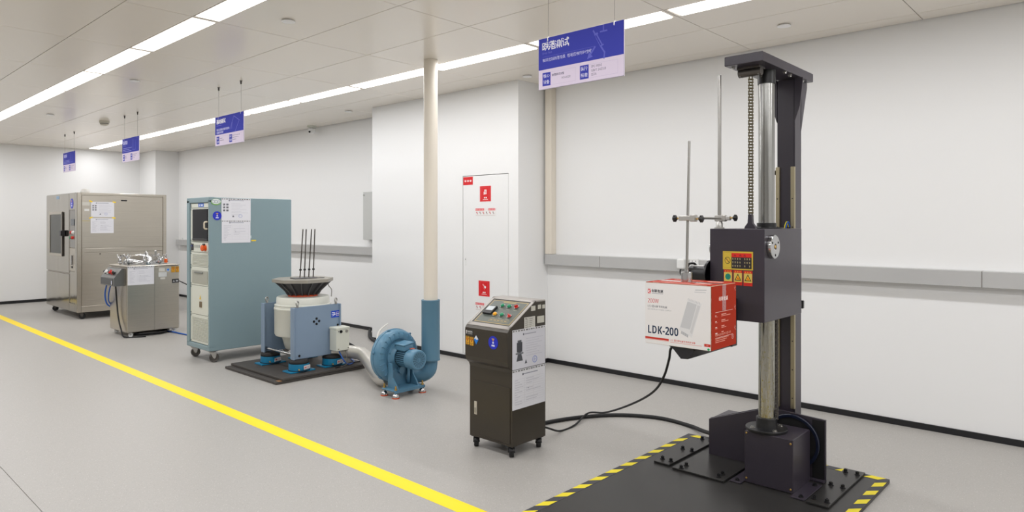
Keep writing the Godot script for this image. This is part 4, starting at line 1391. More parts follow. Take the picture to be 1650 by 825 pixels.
	b = MB.new(); b.tube(MB.curve([Vector3(3.7, 0.28, -5.7), Vector3(3.85, 0.2, -5.72), Vector3(4.05, 0.09, -5.75), Vector3(4.3, 0.03, -5.75), Vector3(4.75, 0.025, -6.3), Vector3(4.95, 0.025, -6.85), Vector3(5.22, 0.025, -7.2)]), 0.02, 10)
	put(o, "cable", b, M["black rubber"])
	o = thing("shaker_cable", "lower black cable leaving the shaker nearer the silver duct", "cable", Vector3(4.1, 0.025, -5.7), "thick black cables behind the shaker")
	b = MB.new(); b.tube(MB.curve([Vector3(3.7, 0.24, -5.68), Vector3(3.9, 0.13, -5.66), Vector3(4.1, 0.05, -5.66), Vector3(4.35, 0.025, -5.76), Vector3(4.7, 0.022, -6.4), Vector3(4.9, 0.022, -6.85), Vector3(5.22, 0.022, -7.3)]), 0.018, 10)
	put(o, "cable", b, M["black rubber"])
	o = thing("white_cable", "thin white cable curling up from the floor between shaker and blower", "cable", Vector3(4.2, 0.1, -5.4))
	b = MB.new(); b.tube(MB.curve([Vector3(3.95, 0.01, -5.3), Vector3(4.05, 0.06, -5.32), Vector3(4.0, 0.16, -5.4), Vector3(3.98, 0.25, -5.45), Vector3(4.05, 0.34, -5.5), Vector3(4.15, 0.40, -5.5)]), 0.007, 8)
	var wc := put(o, "lead", b, M["white cable"])
	b = MB.new(); b.cyl(Vector3(3.95, 0.012, -5.3), Vector3(3.9, 0.012, -5.26), 0.012, 10, 0.002)
	put(wc, "connector", b, M["brass"])
	o = thing("air_hose", "thin blue air hose looping below the shaker's junction box", "hose", Vector3(3.75, 0.05, -5.55))
	b = MB.new(); b.tube(MB.curve([Vector3(3.62, 0.2, -5.56), Vector3(3.63, 0.12, -5.5), Vector3(3.7, 0.06, -5.52), Vector3(3.82, 0.055, -5.6), Vector3(3.88, 0.055, -5.75)]), 0.006, 6)
	put(o, "hose", b, M["blue hose"])
	o = thing("thin_wire", "thin grey wire hanging from the junction box to the mat", "wire", Vector3(3.66, 0.05, -5.5))
	b = MB.new(); b.tube(MB.curve([Vector3(3.67, 0.2, -5.53), Vector3(3.665, 0.13, -5.49), Vector3(3.66, 0.07, -5.49), Vector3(3.6, 0.052, -5.5)]), 0.0035, 6)
	put(o, "wire_run", b, M["thin wire"])
	o = thing("air_hose", "short black air hose lying along the mat's front edge", "hose", Vector3(3.7, 0.05, -5.54))
	b = MB.new(); b.tube(MB.curve([Vector3(3.55, 0.052, -5.5), Vector3(3.66, 0.056, -5.53), Vector3(3.75, 0.06, -5.56), Vector3(3.87, 0.052, -5.58)]), 0.006, 6)
	put(o, "hose", b, M["black rubber"])

# ---------------------------------------------------------------- blower, duct and standpipe
func blower() -> void:
	var o := thing("side_channel_blower", "blue round blower with a finned motor standing on four feet", "blower", Vector3(3.5, 0, -4.5))
	var B: Material = M["blower blue"]
	var c := Vector3(3.508, 0.3, -4.605)
	var b := MB.new()
	b.lathe(c, Vector3.BACK, [Vector2(0, -0.02), Vector2(0.15, -0.02), Vector2(0.2, -0.01), Vector2(0.217, 0.012), Vector2(0.217, 0.03), Vector2(0.222, 0.032), Vector2(0.222, 0.048), Vector2(0.217, 0.05), Vector2(0.216, 0.075), Vector2(0.205, 0.098), Vector2(0.18, 0.112), Vector2(0.15, 0.112), Vector2(0.138, 0.106), Vector2(0.132, 0.096), Vector2(0.1, 0.096), Vector2(0, 0.096)], 56, 0.75)
	var h := put(o, "impeller_housing", b, B)
	# radial ribs on the shoulder, bosses on the rim
	for k in 24:
		var a := TAU * k / 24
		var d := Vector3(cos(a), sin(a), 0)
		b = MB.new(); b.box(c + d * 0.174 + Vector3(0, 0, 0.108), Vector3(0.05, 0.007, 0.014), 0.002, Basis(Vector3.BACK, a))
		put(h, "rib", b, B)
	for k in 6:
		var a := TAU * (k + 0.78) / 6
		var d := Vector3(cos(a), sin(a), 0)
		b = MB.new(); b.box(c + d * 0.221 + Vector3(0, 0, 0.045), Vector3(0.014, 0.026, 0.022), 0.006, Basis(Vector3.BACK, a))
		b.cyl(c + d * 0.224 + Vector3(0, 0, 0.055), c + d * 0.224 + Vector3(0, 0, 0.066), 0.009, 8)
		put(h, "boss", b, B)
	# neck and motor
	b = MB.new()
	b.lathe(c, Vector3.BACK, [Vector2(0.118, 0.096), Vector2(0.118, 0.112), Vector2(0.1, 0.116), Vector2(0.082, 0.13), Vector2(0.08, 0.15)], 40, 0.6)
	put(o, "neck", b, B)
	for k in 8:
		var a := TAU * (k + 0.5) / 8
		b = MB.new(); b.cyl(c + Vector3(cos(a), sin(a), 0) * 0.107 + Vector3(0, 0, 0.11), c + Vector3(cos(a), sin(a), 0) * 0.107 + Vector3(0, 0, 0.122), 0.008, 8, 0.001)
		put(o, "bolt", b, B)
	b = MB.new(); b.cyl(c + Vector3(0, 0, 0.13), c + Vector3(0, 0, 0.3), 0.062, 32)
	var mo := put(o, "motor", b, M["blower dark"])
	for k in 28:
		var a := TAU * k / 28
		b = MB.new(); b.box(c + Vector3(cos(a), sin(a), 0) * 0.068 + Vector3(0, 0, 0.213), Vector3(0.018, 0.004, 0.125), 0.001, Basis(Vector3.BACK, a))
		put(mo, "fin", b, B)
	b = MB.new()
	b.lathe(c, Vector3.BACK, [Vector2(0.079, 0.265), Vector2(0.081, 0.275), Vector2(0.081, 0.352), Vector2(0.077, 0.364), Vector2(0.068, 0.368), Vector2(0.062, 0.365), Vector2(0.0, 0.365)], 36, 0.6)
	var cw := put(mo, "fan_cowl", b, B)
	for rr in [0.024, 0.034, 0.044, 0.054]:
		for k in 16:
			var a0 := TAU * (k + 0.15) / 16
			b = MB.new(); b.box(c + Vector3(cos(a0), sin(a0), 0) * rr + Vector3(0, 0, 0.3653), Vector3(0.0055, rr * 0.25, 0.0012), 0.0, Basis(Vector3.BACK, a0))
			put(o, "cowl_slot", b, M["blower dark"])
	b = MB.new(); b.box(c + Vector3(0, 0, 0.367), Vector3(0.02, 0.02, 0.004), 0.002)
	put(o, "cowl_centre", b, B)
	b = MB.new(); b.box(c + Vector3(-0.015, 0.092, 0.2), Vector3(0.1, 0.05, 0.12), 0.01, Basis(Vector3.BACK, 0.15))
	b.box(c + Vector3(-0.019, 0.12, 0.2), Vector3(0.108, 0.014, 0.128), 0.006, Basis(Vector3.BACK, 0.15))
	put(o, "terminal_box", b, B)
	b = MB.new(); b.box(c + Vector3(0.0, 0.083, 0.28), Vector3(0.036, 0.006, 0.03), 0.002)
	put(o, "red_plate", b, mat("motor red", c8(182, 92, 70), 0.5))
	# foot
	b = MB.new()
	b.bb(3.345, 3.66, 0.05, 0.064, -4.52, -4.34, 0.005)
	b.bb(3.345, 3.66, 0.04, 0.062, -4.352, -4.34, 0.003)
	var ft := put(o, "base_plate", b, B)
	for x in [3.39, 3.6]:
		b = MB.new()
		b.prism(PackedVector2Array([Vector2(0, 0.06), Vector2(0.13, 0.06), Vector2(0.105, 0.1), Vector2(0.06, 0.15), Vector2(0.045, 0.26), Vector2(0.0, 0.26)]), Vector3(x, 0, -4.492), Vector3(0, 0, 1), Vector3.UP, Vector3.RIGHT, 0.012)
		put(ft, "bracket", b, B)
	b = MB.new(); b.bb(3.40, 3.60, 0.06, 0.2, -4.5, -4.485, 0.003); b.cyl(c + Vector3(0, -0.11, 0.1), c + Vector3(0, -0.11, 0.15), 0.03, 16)
	put(ft, "web_plate", b, B)
	for q in [[3.365, -4.505], [3.365, -4.355], [3.64, -4.355], [3.64, -4.505]]:
		b = MB.new(); b.lathe(Vector3(q[0], 0, q[1]), Vector3.UP, [Vector2(0, 0), Vector2(0.03, 0), Vector2(0.031, 0.005), Vector2(0.028, 0.01)], 20, 0.6)
		var rub := put(o, "foot", b, M["orange rubber"])
		b = MB.new(); b.lathe(Vector3(q[0], 0, q[1]), Vector3.UP, [Vector2(0.029, 0.009), Vector2(0.028, 0.02), Vector2(0.02, 0.034), Vector2(0.008, 0.04), Vector2(0.008, 0.052)], 20, 0.5)
		put(rub, "foot_cup", b, M["chrome"])
		b = MB.new(); b.cyl(Vector3(q[0], 0.06, q[1]), Vector3(q[0], 0.098, q[1]), 0.007, 10); b.cyl(Vector3(q[0], 0.064, q[1]), Vector3(q[0], 0.074, q[1]), 0.013, 6)
		put(rub, "foot_bolt", b, M["brass"])
	# outlet
	b = MB.new(); b.tube(MB.curve([Vector3(3.52, 0.12, -4.6), Vector3(3.62, 0.115, -4.52), Vector3(3.7, 0.115, -4.45), Vector3(3.75, 0.15, -4.405), Vector3(3.765, 0.21, -4.396), Vector3(3.765, 0.26, -4.396)], 6), 0.058, 24)
	put(o, "outlet_elbow", b, B)
	b = MB.new(); b.cyl(Vector3(3.622, 0.14, -4.53), Vector3(3.64, 0.14, -4.515), 0.1, 32, 0.003)
	put(o, "outlet_flange", b, B)
	# sleeve and standpipe
	o = thing("standpipe", "tall cream standpipe rising from the blower into the ceiling", "pipe", Vector3(3.765, 0.74, -4.396))
	b = MB.new(); b.cyl(Vector3(3.765, 0.7, -4.396), Vector3(3.765, CEIL - 0.0005, -4.396), 0.059, 36)
	put(o, "pipe", b, M["beige paint"])
	o = thing("pipe_sleeve", "blue pipe sleeve joining the blower elbow to the cream standpipe", "pipe sleeve", Vector3(3.765, 0.245, -4.396))
	b = MB.new(); b.lathe(Vector3(3.765, 0, -4.396), Vector3.UP, [Vector2(0.0585, 0.245), Vector2(0.08, 0.245), Vector2(0.081, 0.25), Vector2(0.078, 0.258), Vector2(0.078, 0.744), Vector2(0.08, 0.75), Vector2(0.078, 0.755), Vector2(0.0595, 0.755)], 40, 0.8)
	put(o, "sleeve", b, mat("sleeve blue", c8(86, 126, 148), 0.4))
	# silver duct
	o = thing("flexible_duct", "silver flexible air duct curving from the shaker to the blower", "duct", Vector3(3.6, 0.1, -5.1))
	var pts := MB.curve([Vector3(3.56, 0.175, -5.735), Vector3(3.716, 0.17, -5.58), Vector3(3.771, 0.162, -5.4), Vector3(3.714, 0.135, -5.211), Vector3(3.63, 0.1, -5.016), Vector3(3.56, 0.079, -4.86), Vector3(3.515, 0.078, -4.74), Vector3(3.51, 0.1, -4.64)], 8)
	var rs := []
	for i in pts.size(): rs.append(0.063 + 0.0016 * sin(i * 2.1))
	b = MB.new(); b.tube(pts, rs, 24)
	put(o, "duct", b, M["foil duct"])

# ---------------------------------------------------------------- control cabinet of the drop tester
func control_cabinet() -> void:
	var x0 := 2.972
	var x1 := 3.281
	var z0 := -3.092
	var z1 := -2.73
	var BR: Material = M["cabinet brown"]
	var o := thing("control_cabinet", "dark brown control cabinet with a sloped button panel, on castors", "control cabinet", Vector3(3.12, 0, -2.91))
	var b := MB.new()
	# side profile: body, overhanging console front, sloped top
	var pf := PackedVector2Array([Vector2(x0, 0.066), Vector2(x1, 0.066), Vector2(x1, 0.914), Vector2(3.19, 0.922), Vector2(2.945, 0.768), Vector2(2.932, 0.752), Vector2(2.93, 0.735), Vector2(2.932, 0.575), Vector2(2.942, 0.548), Vector2(2.964, 0.528), Vector2(x0, 0.505)])
	b.prism(pf, Vector3(0, 0, z0), Vector3.RIGHT, Vector3.UP, Vector3.BACK, z1 - z0)
	put(o, "body", b, BR)
	# sloped panel
	var a := Vector3(2.945, 0.768, 0)
	var e := Vector3(3.19, 0.922, 0)
	var ex := (e - a).normalized()
	var nn := Vector3(-ex.y, ex.x, 0)
	var ln := (e - a).length()
	var bs := Basis(Vector3.BACK, nn, Vector3.BACK.cross(nn))    # x = along the width, z = down the slope
	var mid := (a + e) / 2 + Vector3(0, 0, (z0 + z1) / 2)
	var wd := z1 - z0
	b = MB.new()
	for s in [-1.0, 1.0]:
		b.box(mid + nn * 0.001 + Vector3(0, 0, s * (wd / 2 - 0.011)), Vector3(0.022, 0.006, ln), 0.002, bs)
	b.box(mid + nn * 0.001 + ex * (ln / 2 - 0.012), Vector3(wd, 0.006, 0.024), 0.002, bs)
	b.box(mid + nn * 0.001 - ex * (ln / 2 - 0.014), Vector3(wd, 0.006, 0.03), 0.002, bs)
	put(o, "panel_frame", b, M["cabinet trim"])
	b = MB.new(); b.bb(3.188, x1 + 0.001, 0.912, 0.923, z0, z1 + 0.001, 0.003)
	put(o, "top_edge", b, M["cabinet trim"])
	var cv := Canvas.new(640, 480, c8(92, 98, 92))
	cv.frame(0, 0, 640, 480, 10, c8(30, 32, 32))
	cv.frame(22, 18, 622, 462, 7, c8(196, 160, 70))
	cv.rect(210, 40, 430, 52, c8(186, 160, 90))
	for q in [[150, 200], [270, 120], [390, 120], [510, 120], [270, 300], [390, 300], [510, 300]]:
		cv.rect(q[0] - 30, q[1] + 56, q[0] + 30, q[1] + 64, c8(150, 150, 132))
	cv.frame(240, 380, 560, 430, 3, c8(180, 150, 80))
	for i in 5: cv.rect(256 + i * 60, 398, 296 + i * 60, 410, c8(180, 150, 80))
	b = MB.new()
	b.box(Vector3.ZERO, Vector3(wd - 0.046, 0.0015, ln - 0.056), 0.0)
	# own texture directions for the panel: u across, v down the slope
	var pb := MB.new()
	var hw := (wd - 0.046) / 2
	var hl := (ln - 0.056) / 2
	var pc := mid + nn * 0.0012 - ex * -0.003
	pb.quad(pc - Vector3.BACK * hw + ex * hl, pc + Vector3.BACK * hw + ex * hl, pc + Vector3.BACK * hw - ex * hl, pc - Vector3.BACK * hw - ex * hl, [nn, nn, nn, nn])
	var pq := pc - nn * 0.0012
	pb.quad(pq - Vector3.BACK * hw + ex * hl, pq + Vector3.BACK * hw + ex * hl, pq + Vector3.BACK * hw - ex * hl, pq - Vector3.BACK * hw - ex * hl, [-nn, -nn, -nn, -nn])
	var fc := put(o, "button_panel", pb, printed("button panel", cv, 0.3))
	var spot := func(u: float, v: float) -> Vector3: return pc + Vector3.BACK * (u - 0.5) * 2.0 * hw + ex * (0.5 - v) * 2.0 * hl
	# digital counter
	var p: Vector3 = spot.call(0.2, 0.5)
	b = MB.new(); b.box(p + nn * 0.007, Vector3(0.075, 0.014, 0.075), 0.002, bs)
	var ctr := put(fc, "counter", b, M["black plastic"])
	b = MB.new(); b.box(p + nn * 0.0145 + ex * 0.01, Vector3(0.058, 0.001, 0.04), 0.0, bs)
	put(o, "counter_screen", b, mat("counter screen", c8(206, 212, 214), 0.1))
	for q in [[0.4, 0.26, "green plastic"], [0.58, 0.26, "green plastic"], [0.77, 0.25, "red plastic"], [0.41, 0.63, "amber plastic"], [0.59, 0.62, "green plastic"], [0.8, 0.64, "red plastic"]]:
		p = spot.call(q[0], q[1])
		b = MB.new(); b.ring(p, nn, 0.01, 0.017, 0.005, 20)
		var rg := put(fc, "button_ring", b, M["steel"])
		b = MB.new()
		if q[1] > 0.635 or q[0] == 0.77:
			b.cyl(p, p + nn * 0.009, 0.0125, 18, 0.002)
			b.box(p + nn * 0.013, Vector3(0.024, 0.012, 0.008), 0.003, bs.rotated(nn, 0.6 if q[0] < 0.79 else -0.5))
		else:
			b.lathe(p, nn, [Vector2(0.0135, 0), Vector2(0.0135, 0.009), Vector2(0.011, 0.013), Vector2(0.006, 0.0155), Vector2(0, 0.016)], 18, 0.5)
		put(o, "push_button", b, M[q[2]])
	# door
	b = MB.new(); b.bb(x0 - 0.004, x0 + 0.001, 0.082, 0.418, z0 + 0.02, z1 - 0.014, 0.0015)
	var dr := put(o, "door", b, BR)
	b = MB.new(); b.bb(x0 - 0.009, x0 - 0.003, 0.208, 0.29, z0 + 0.046, z0 + 0.07, 0.002)
	put(dr, "handle", b, mat("handle pale", c8(196, 190, 176), 0.4, 0.3))
	b = MB.new(); b.bb(x0 - 0.0115, x0 - 0.0085, 0.22, 0.252, z0 + 0.05, z0 + 0.066, 0.001)
	put(dr, "latch_button", b, M["steel"])
	# stickers on the front
	var xf := 2.9295
	decal(o, "black_label", Vector3(xf, 0.722, -3.052), 0.066, 0.034, "x", maker_print())
	for i in 2: decal(o, "warning_sticker", Vector3(xf, 0.672 - i * 0.003, -3.068 + i * 0.037), 0.033, 0.056, "x", warning_print())
	b = MB.new(); b.prism(PackedVector2Array([Vector2(0, -0.028), Vector2(0.02, 0.004), Vector2(0, 0.028), Vector2(-0.02, 0.004)]), Vector3(xf + 0.001, 0.682, -2.992), Vector3.BACK, Vector3.UP, Vector3.LEFT, 0.0016)
	var dm := put(o, "diamond_sticker", b, mat("diamond blue", c8(30, 126, 222), 0.4))
	b = MB.new(); b.prism(PackedVector2Array([Vector2(0.019, 0.005), Vector2(0, 0.028), Vector2(-0.019, 0.005), Vector2(-0.008, 0.008), Vector2(0.004, 0.002)]), Vector3(xf - 0.0006, 0.682, -2.992), Vector3.BACK, Vector3.UP, Vector3.LEFT, 0.0008)
	put(dm, "diamond_top", b, mat("diamond white", c8(226, 226, 230), 0.4))
	round_sticker(o, Vector3(2.9305, 0.682, -2.846), Vector3.LEFT, 0.04)
	# notices and plates on the side
	var zz := z1 + 0.001
	decal(o, "paper_notice", Vector3(3.125, 0.638, zz), 0.304, 0.226, "z", cabinet_paper(), "upper white paper notice with a dark picture")
	decal(o, "paper_notice", Vector3(3.125, 0.396, zz), 0.304, 0.224, "z", paper("paper b4", 5), "lower white paper notice with a form")
	decal(o, "binder_strip", Vector3(3.125, 0.755, zz + 0.001), 0.306, 0.015, "z", binder_strip())
	decal(o, "binder_strip", Vector3(3.125, 0.514, zz + 0.001), 0.306, 0.015, "z", binder_strip())
	decal(o, "data_plate", Vector3(3.13, 0.795, zz), 0.1, 0.068, "z", plate_print())
	decal(o, "data_plate", Vector3(3.234, 0.803, zz), 0.066, 0.042, "z", mat("plate cream", c8(200, 198, 186), 0.4))
	decal(o, "data_plate", Vector3(3.163, 0.878, zz), 0.04, 0.03, "z", M["plate cream"])
	decal(o, "data_plate", Vector3(3.222, 0.882, zz), 0.03, 0.026, "z", M["plate cream"])
	decal(o, "data_plate", Vector3(3.262, 0.88, zz), 0.026, 0.024, "z", M["plate cream"])
	for q in [[3.0, -2.76], [3.0, -3.06], [3.25, -2.76], [3.25, -3.06]]:
		caster(o, Vector3(q[0], 0, q[1]), 0.067, 0.029, 2.4, M["black plastic"], M["black rubber"])

func maker_print() -> StandardMaterial3D:
	var cv := Canvas.new(200, 100, c8(36, 34, 32))
	cv.poly(PackedVector2Array([Vector2(10, 12), Vector2(38, 12), Vector2(30, 86), Vector2(16, 70)]), c8(220, 218, 214))
	cv.text("HAIDA", 56, 18, 32, c8(222, 220, 216), true, 128)
	cv.rect(56, 64, 184, 72, c8(180, 178, 172)); cv.rect(56, 80, 184, 86, c8(120, 118, 112))
	return printed("cabinet maker", cv)

func plate_print() -> StandardMaterial3D:
	var cv := Canvas.new(200, 136, c8(206, 204, 196))
	for r in 5:
		cv.rect(12, 14 + r * 24, 188, 16 + r * 24, c8(140, 138, 130)); cv.rect(18, 22 + r * 24, 70, 28 + r * 24, c8(110, 108, 102)); cv.rect(90, 22 + r * 24, 160 - r * 9, 28 + r * 24, c8(120, 118, 112))
	cv.poly(PackedVector2Array([Vector2(20, 8), Vector2(40, 8), Vector2(30, 30)]), c8(60, 60, 58))
	return printed("plate print", cv)

func cabinet_paper() -> StandardMaterial3D:
	var cv := Canvas.new(420, 310, c8(214, 214, 222))
	cv.rect(150, 26, 300, 34, c8(160, 160, 172)); cv.disc(Vector2(138, 30), 8, 9, c8(90, 90, 100))
	cv.rect(54, 92, 122, 172, c8(62, 64, 70)); cv.rect(64, 74, 112, 92, c8(84, 86, 92))
	cv.poly(PackedVector2Array([Vector2(70, 172), Vector2(106, 172), Vector2(128, 246), Vector2(50, 246)]), c8(74, 76, 82))
	cv.rect(40, 176, 136, 190, c8(110, 112, 118))
	for r in 8: cv.rect(168, 70 + r * 20, 390 - (r * 53) % 90, 73 + r * 20, c8(186, 186, 198))
	cv.poly(PackedVector2Array([Vector2(152, 276), Vector2(184, 276), Vector2(168, 240)]), c8(84, 86, 96))
	cv.disc(Vector2(282, 256), 32, 30, c8(156, 166, 208), 0.7); cv.line(Vector2(268, 256), Vector2(296, 256), 6, c8(156, 166, 208)); cv.line(Vector2(282, 242), Vector2(282, 270), 6, c8(156, 166, 208))
	return printed("cabinet paper", cv, 0.35)

# ---------------------------------------------------------------- drop tester
func roller_chain(b: MB, x: float, z: float, y0: float, y1: float, along: Vector3) -> void:
	var pitch := 0.0155
	var n := int((y1 - y0) / pitch)
	var ac := Vector3.UP.cross(along).normalized()
	for i in n:
		var y := y0 + (i + 0.5) * pitch
		var w := 0.0105 if i % 2 else 0.0078
		for s in [-1.0, 1.0]:
			b.box(Vector3(x, y, z) + along * s * w, Vector3(0.0022, pitch * 1.5, 0.0112), 0.0004, Basis(along, Vector3.UP, along.cross(Vector3.UP)))
		b.cyl(Vector3(x, y - pitch * 0.5, z) - along * 0.0132, Vector3(x, y - pitch * 0.5, z) + along * 0.0132, 0.0046, 8)

func hazard_stripes(o: Node3D) -> void:
	var zl := -2.16
	var zr := -0.972
	var xe := 4.068
	var y := 0.0206
	# black backing of the tape, then each yellow block
	var b := MB.new()
	b.bb(2.4, xe, 0.02, y, zl, zl + 0.05)
	b.bb(2.4, xe, 0.02, y, zr - 0.05, zr)
	b.bb(xe - 0.05, xe, 0.02, y, zl + 0.05, zr - 0.05)
	var tp := put(o, "hazard_tape", b, M["tape black"])
	for k in 12:
		var x := 3.905 - k * 0.1485
		if x > 2.41:
			b = MB.new(); b.prism(PackedVector2Array([Vector2(x - 0.055, zl + 0.001), Vector2(x + 0.015, zl + 0.001), Vector2(x + 0.065, zl + 0.047), Vector2(x - 0.005, zl + 0.047)]), Vector3(0, y, 0), Vector3.RIGHT, Vector3.BACK, Vector3.UP, 0.0006)
			put(tp, "yellow_block", b, M["hazard yellow"])
			x = 3.952 - k * 0.1485
			b = MB.new(); b.prism(PackedVector2Array([Vector2(x + 0.055, zr - 0.001), Vector2(x - 0.015, zr - 0.001), Vector2(x - 0.063, zr - 0.047), Vector2(x + 0.007, zr - 0.047)]), Vector3(0, y, 0), Vector3.RIGHT, Vector3.BACK, Vector3.UP, 0.0006)
			if x - 0.06 > 2.41: put(tp, "yellow_block", b, M["hazard yellow"])
	for k in 8:
		var z := -1.045 - k * 0.1485
		b = MB.new(); b.prism(PackedVector2Array([Vector2(xe - 0.001, z - 0.015), Vector2(xe - 0.001, z + 0.055), Vector2(xe - 0.047, z + 0.025), Vector2(xe - 0.047, z - 0.045)]), Vector3(0, y, 0), Vector3.RIGHT, Vector3.BACK, Vector3.UP, 0.0006)
		put(tp, "yellow_block", b, M["hazard yellow"])

func drop_tester() -> void:
	var T: Material = M["tester paint"]
	var K: Material = M["tester black"]
	var o := thing("drop_tester", "tall dark grey drop test machine with lifting column on a black steel bed", "drop tester", Vector3(3.3, 0, -1.55))
	var b := MB.new(); b.bb(2.4, 4.068, 0, 0.02, -2.16, -0.972, 0.003)
	var bed := put(o, "bed_plate", b, M["bed black"])
	hazard_stripes(o)
	# bolted plates
	for q in [[3.435, 4.05, -2.045, -1.945], [3.412, 3.78, -1.915, -1.61], [3.44, 4.055, -1.195, -1.09]]:
		b = MB.new(); b.bb(q[0], q[1], 0.0212, 0.032, q[2], q[3], 0.002)
		put(o, "anchor_plate", b, M["bed black"])
	for q in [[3.494, -2.022], [3.491, -1.966], [3.733, -2.022], [3.735, -1.962], [3.985, -2.022], [3.985, -1.965], [3.432, -1.868], [3.49, -1.868], [3.45, -1.655], [3.496, -1.655], [3.99, -1.173], [3.99, -1.113], [3.741, -1.171], [3.742, -1.113], [3.494, -1.112], [3.494, -1.172]]:
		screw(o, Vector3(q[0], 0.032, q[1]), Vector3.UP, 0.0095, 0.018, M["black plastic"])
	# motor housing
	b = MB.new(); b.bb(3.508, 3.754, 0.0208, 0.297, -1.536, -1.281, 0.004)
	put(o, "motor_housing", b, T)
	for q in [[-1.281, -1.207], [-1.6, -1.536]]:
		b = MB.new(); b.bb(3.46, 3.72, 0.0208, 0.027, q[0], q[1], 0.002)
		put(o, "housing_flange", b, T)
	for q in [[3.488, -1.235], [3.69, -1.235], [3.488, -1.568], [3.69, -1.568]]:
		screw(o, Vector3(q[0], 0.027, q[1]), Vector3.UP, 0.009, 0.01, M["black plastic"])
	for q in [[0.285, -1.525], [0.045, -1.525], [0.275, -1.293], [0.042, -1.293]]:
		b = MB.new(); b.cyl(Vector3(3.508, q[0], q[1]), Vector3(3.504, q[0], q[1]), 0.0055, 10, 0.001)
		put(o, "screw", b, M["brass"])
	# guard, pulley
	b = MB.new()
	b.prism(PackedVector2Array([Vector2(-1.868, 0.0208), Vector2(-1.212, 0.0208), Vector2(-1.212, 0.352), Vector2(-1.44, 0.362), Vector2(-1.565, 0.352), Vector2(-1.868, 0.24)]), Vector3(3.785, 0, 0), Vector3.BACK, Vector3.UP, Vector3.RIGHT, 0.014)
	b.bb(3.799, 4.03, 0.0208, 0.238, -1.868, -1.55, 0.003)
	b.bb(3.757, 3.79, 0.0208, 0.033, -1.3, -1.212, 0.002)
	put(o, "belt_guard", b, T)
	b = MB.new(); b.bb(3.762, 3.7849, 0.0215, 0.24, -1.866, -1.537, 0.001)
	b.prism(PackedVector2Array([Vector2(-1.866, 0.239), Vector2(-1.537, 0.239), Vector2(-1.537, 0.352), Vector2(-1.563, 0.349)]), Vector3(3.762, 0, 0), Vector3.BACK, Vector3.UP, Vector3.RIGHT, 0.022)
	put(o, "guard_front", b, T)
	b = MB.new(); b.bb(3.7835, 3.7852, 0.03, 0.345, -1.28, -1.218)
	put(o, "guard_lining", b, mat("wheel black", c8(12, 12, 14), 0.6))
	b = MB.new(); b.lathe(Vector3(3.757, 0.212, -1.38), Vector3.RIGHT, [Vector2(0.128, 0.008), Vector2(0.128, 0.001), Vector2(0.13, 0.0), Vector2(0.142, 0.0), Vector2(0.145, 0.004), Vector2(0.142, 0.02), Vector2(0.128, 0.022)], 56, 0.8)
	var pw := put(o, "pulley_wheel", b, M["navy wheel"])
	b = MB.new(); b.lathe(Vector3(3.757, 0.212, -1.38), Vector3.RIGHT, [Vector2(0, 0.01), Vector2(0.129, 0.01), Vector2(0.129, 0.018), Vector2(0, 0.018)], 48, 0.9)
	put(pw, "wheel_web", b, mat("wheel black", c8(12, 12, 14), 0.6))
	# column flange
	var pc := Vector3(3.595, 0, -1.452)
	b = MB.new(); b.lathe(pc + Vector3(0, 0.297, 0), Vector3.UP, [Vector2(0, 0), Vector2(0.106, 0), Vector2(0.107, 0.003), Vector2(0.107, 0.013), Vector2(0.105, 0.015), Vector2(0.054, 0.015), Vector2(0.053, 0.018), Vector2(0.053, 0.066), Vector2(0.05, 0.069), Vector2(0, 0.069)], 48, 0.9)
	var fl := put(o, "column_flange", b, M["black plastic"])
	for k in 4:
		var a := TAU * (k + 0.42) / 4
		b = bolt_mesh(pc + Vector3(cos(a) * 0.082, 0.312, sin(a) * 0.082), Vector3.UP, 0.009, 0.008)
		put(fl, "bolt", b, M["steel"])
	# lifting column
	b = MB.new(); b.lathe(pc, Vector3.UP, [Vector2(0.0413, 0.36), Vector2(0.0413, 0.905)], 48)
	put(o, "column_tube", b, M["oily chrome"], "chrome tube stained with yellow grease")
	b = MB.new(); b.lathe(pc, Vector3.UP, [Vector2(0.0413, 1.37), Vector2(0.0413, 2.16)], 48)
	put(o, "column_tube", b, mat("column chrome", c8(160, 160, 157), 0.2, 1.0), "clean upper chrome tube")
	b = MB.new(); b.lathe(pc, Vector3.UP, [Vector2(0.042, 2.145), Vector2(0.046, 2.145), Vector2(0.046, 2.222)], 40); 
	put(o, "column_cap", b, M["black plastic"])
	for q in [Vector3(-0.046, 2.185, -0.012)]:
		screw(o, pc + q, Vector3.LEFT, 0.006, 0.004, M["steel"])
	# rear mast: a channel with two guide rails
	b = MB.new()
	b.bb(3.877, 3.887, 0.0208, 2.215, -1.5, -1.412)
	b.bb(3.88, 3.976, 0.0208, 2.215, -1.506, -1.496, 0.002)
	b.bb(3.88, 3.976, 0.0208, 2.215, -1.416, -1.406, 0.002)
	b.bb(3.966, 3.976, 0.0208, 2.215, -1.506, -1.406, 0.002)
	put(o, "mast", b, T)
	for s in [[-1.509, -1.487], [-1.425, -1.403]]:
		b = MB.new(); b.bb(3.862, 3.88, 0.36, 1.72, s[0], s[1], 0.002)
		var rl := put(o, "guide_rail", b, M["rail gold"])
		for k in 8:
			b = MB.new(); b.cyl(Vector3(3.862, 0.42 + k * 0.16, (s[0] + s[1]) / 2), Vector3(3.8612, 0.42 + k * 0.16, (s[0] + s[1]) / 2), 0.004, 8)
			put(rl, "screw_hole", b, M["dark steel"])
	b = MB.new(); b.cyl(Vector3(3.87, 1.69, -1.51), Vector3(3.87, 1.69, -1.54), 0.013, 12); b.cyl(Vector3(3.87, 1.69, -1.54), Vector3(3.87, 1.69, -1.556), 0.007, 10)
	put(o, "limit_switch", b, M["black plastic"])
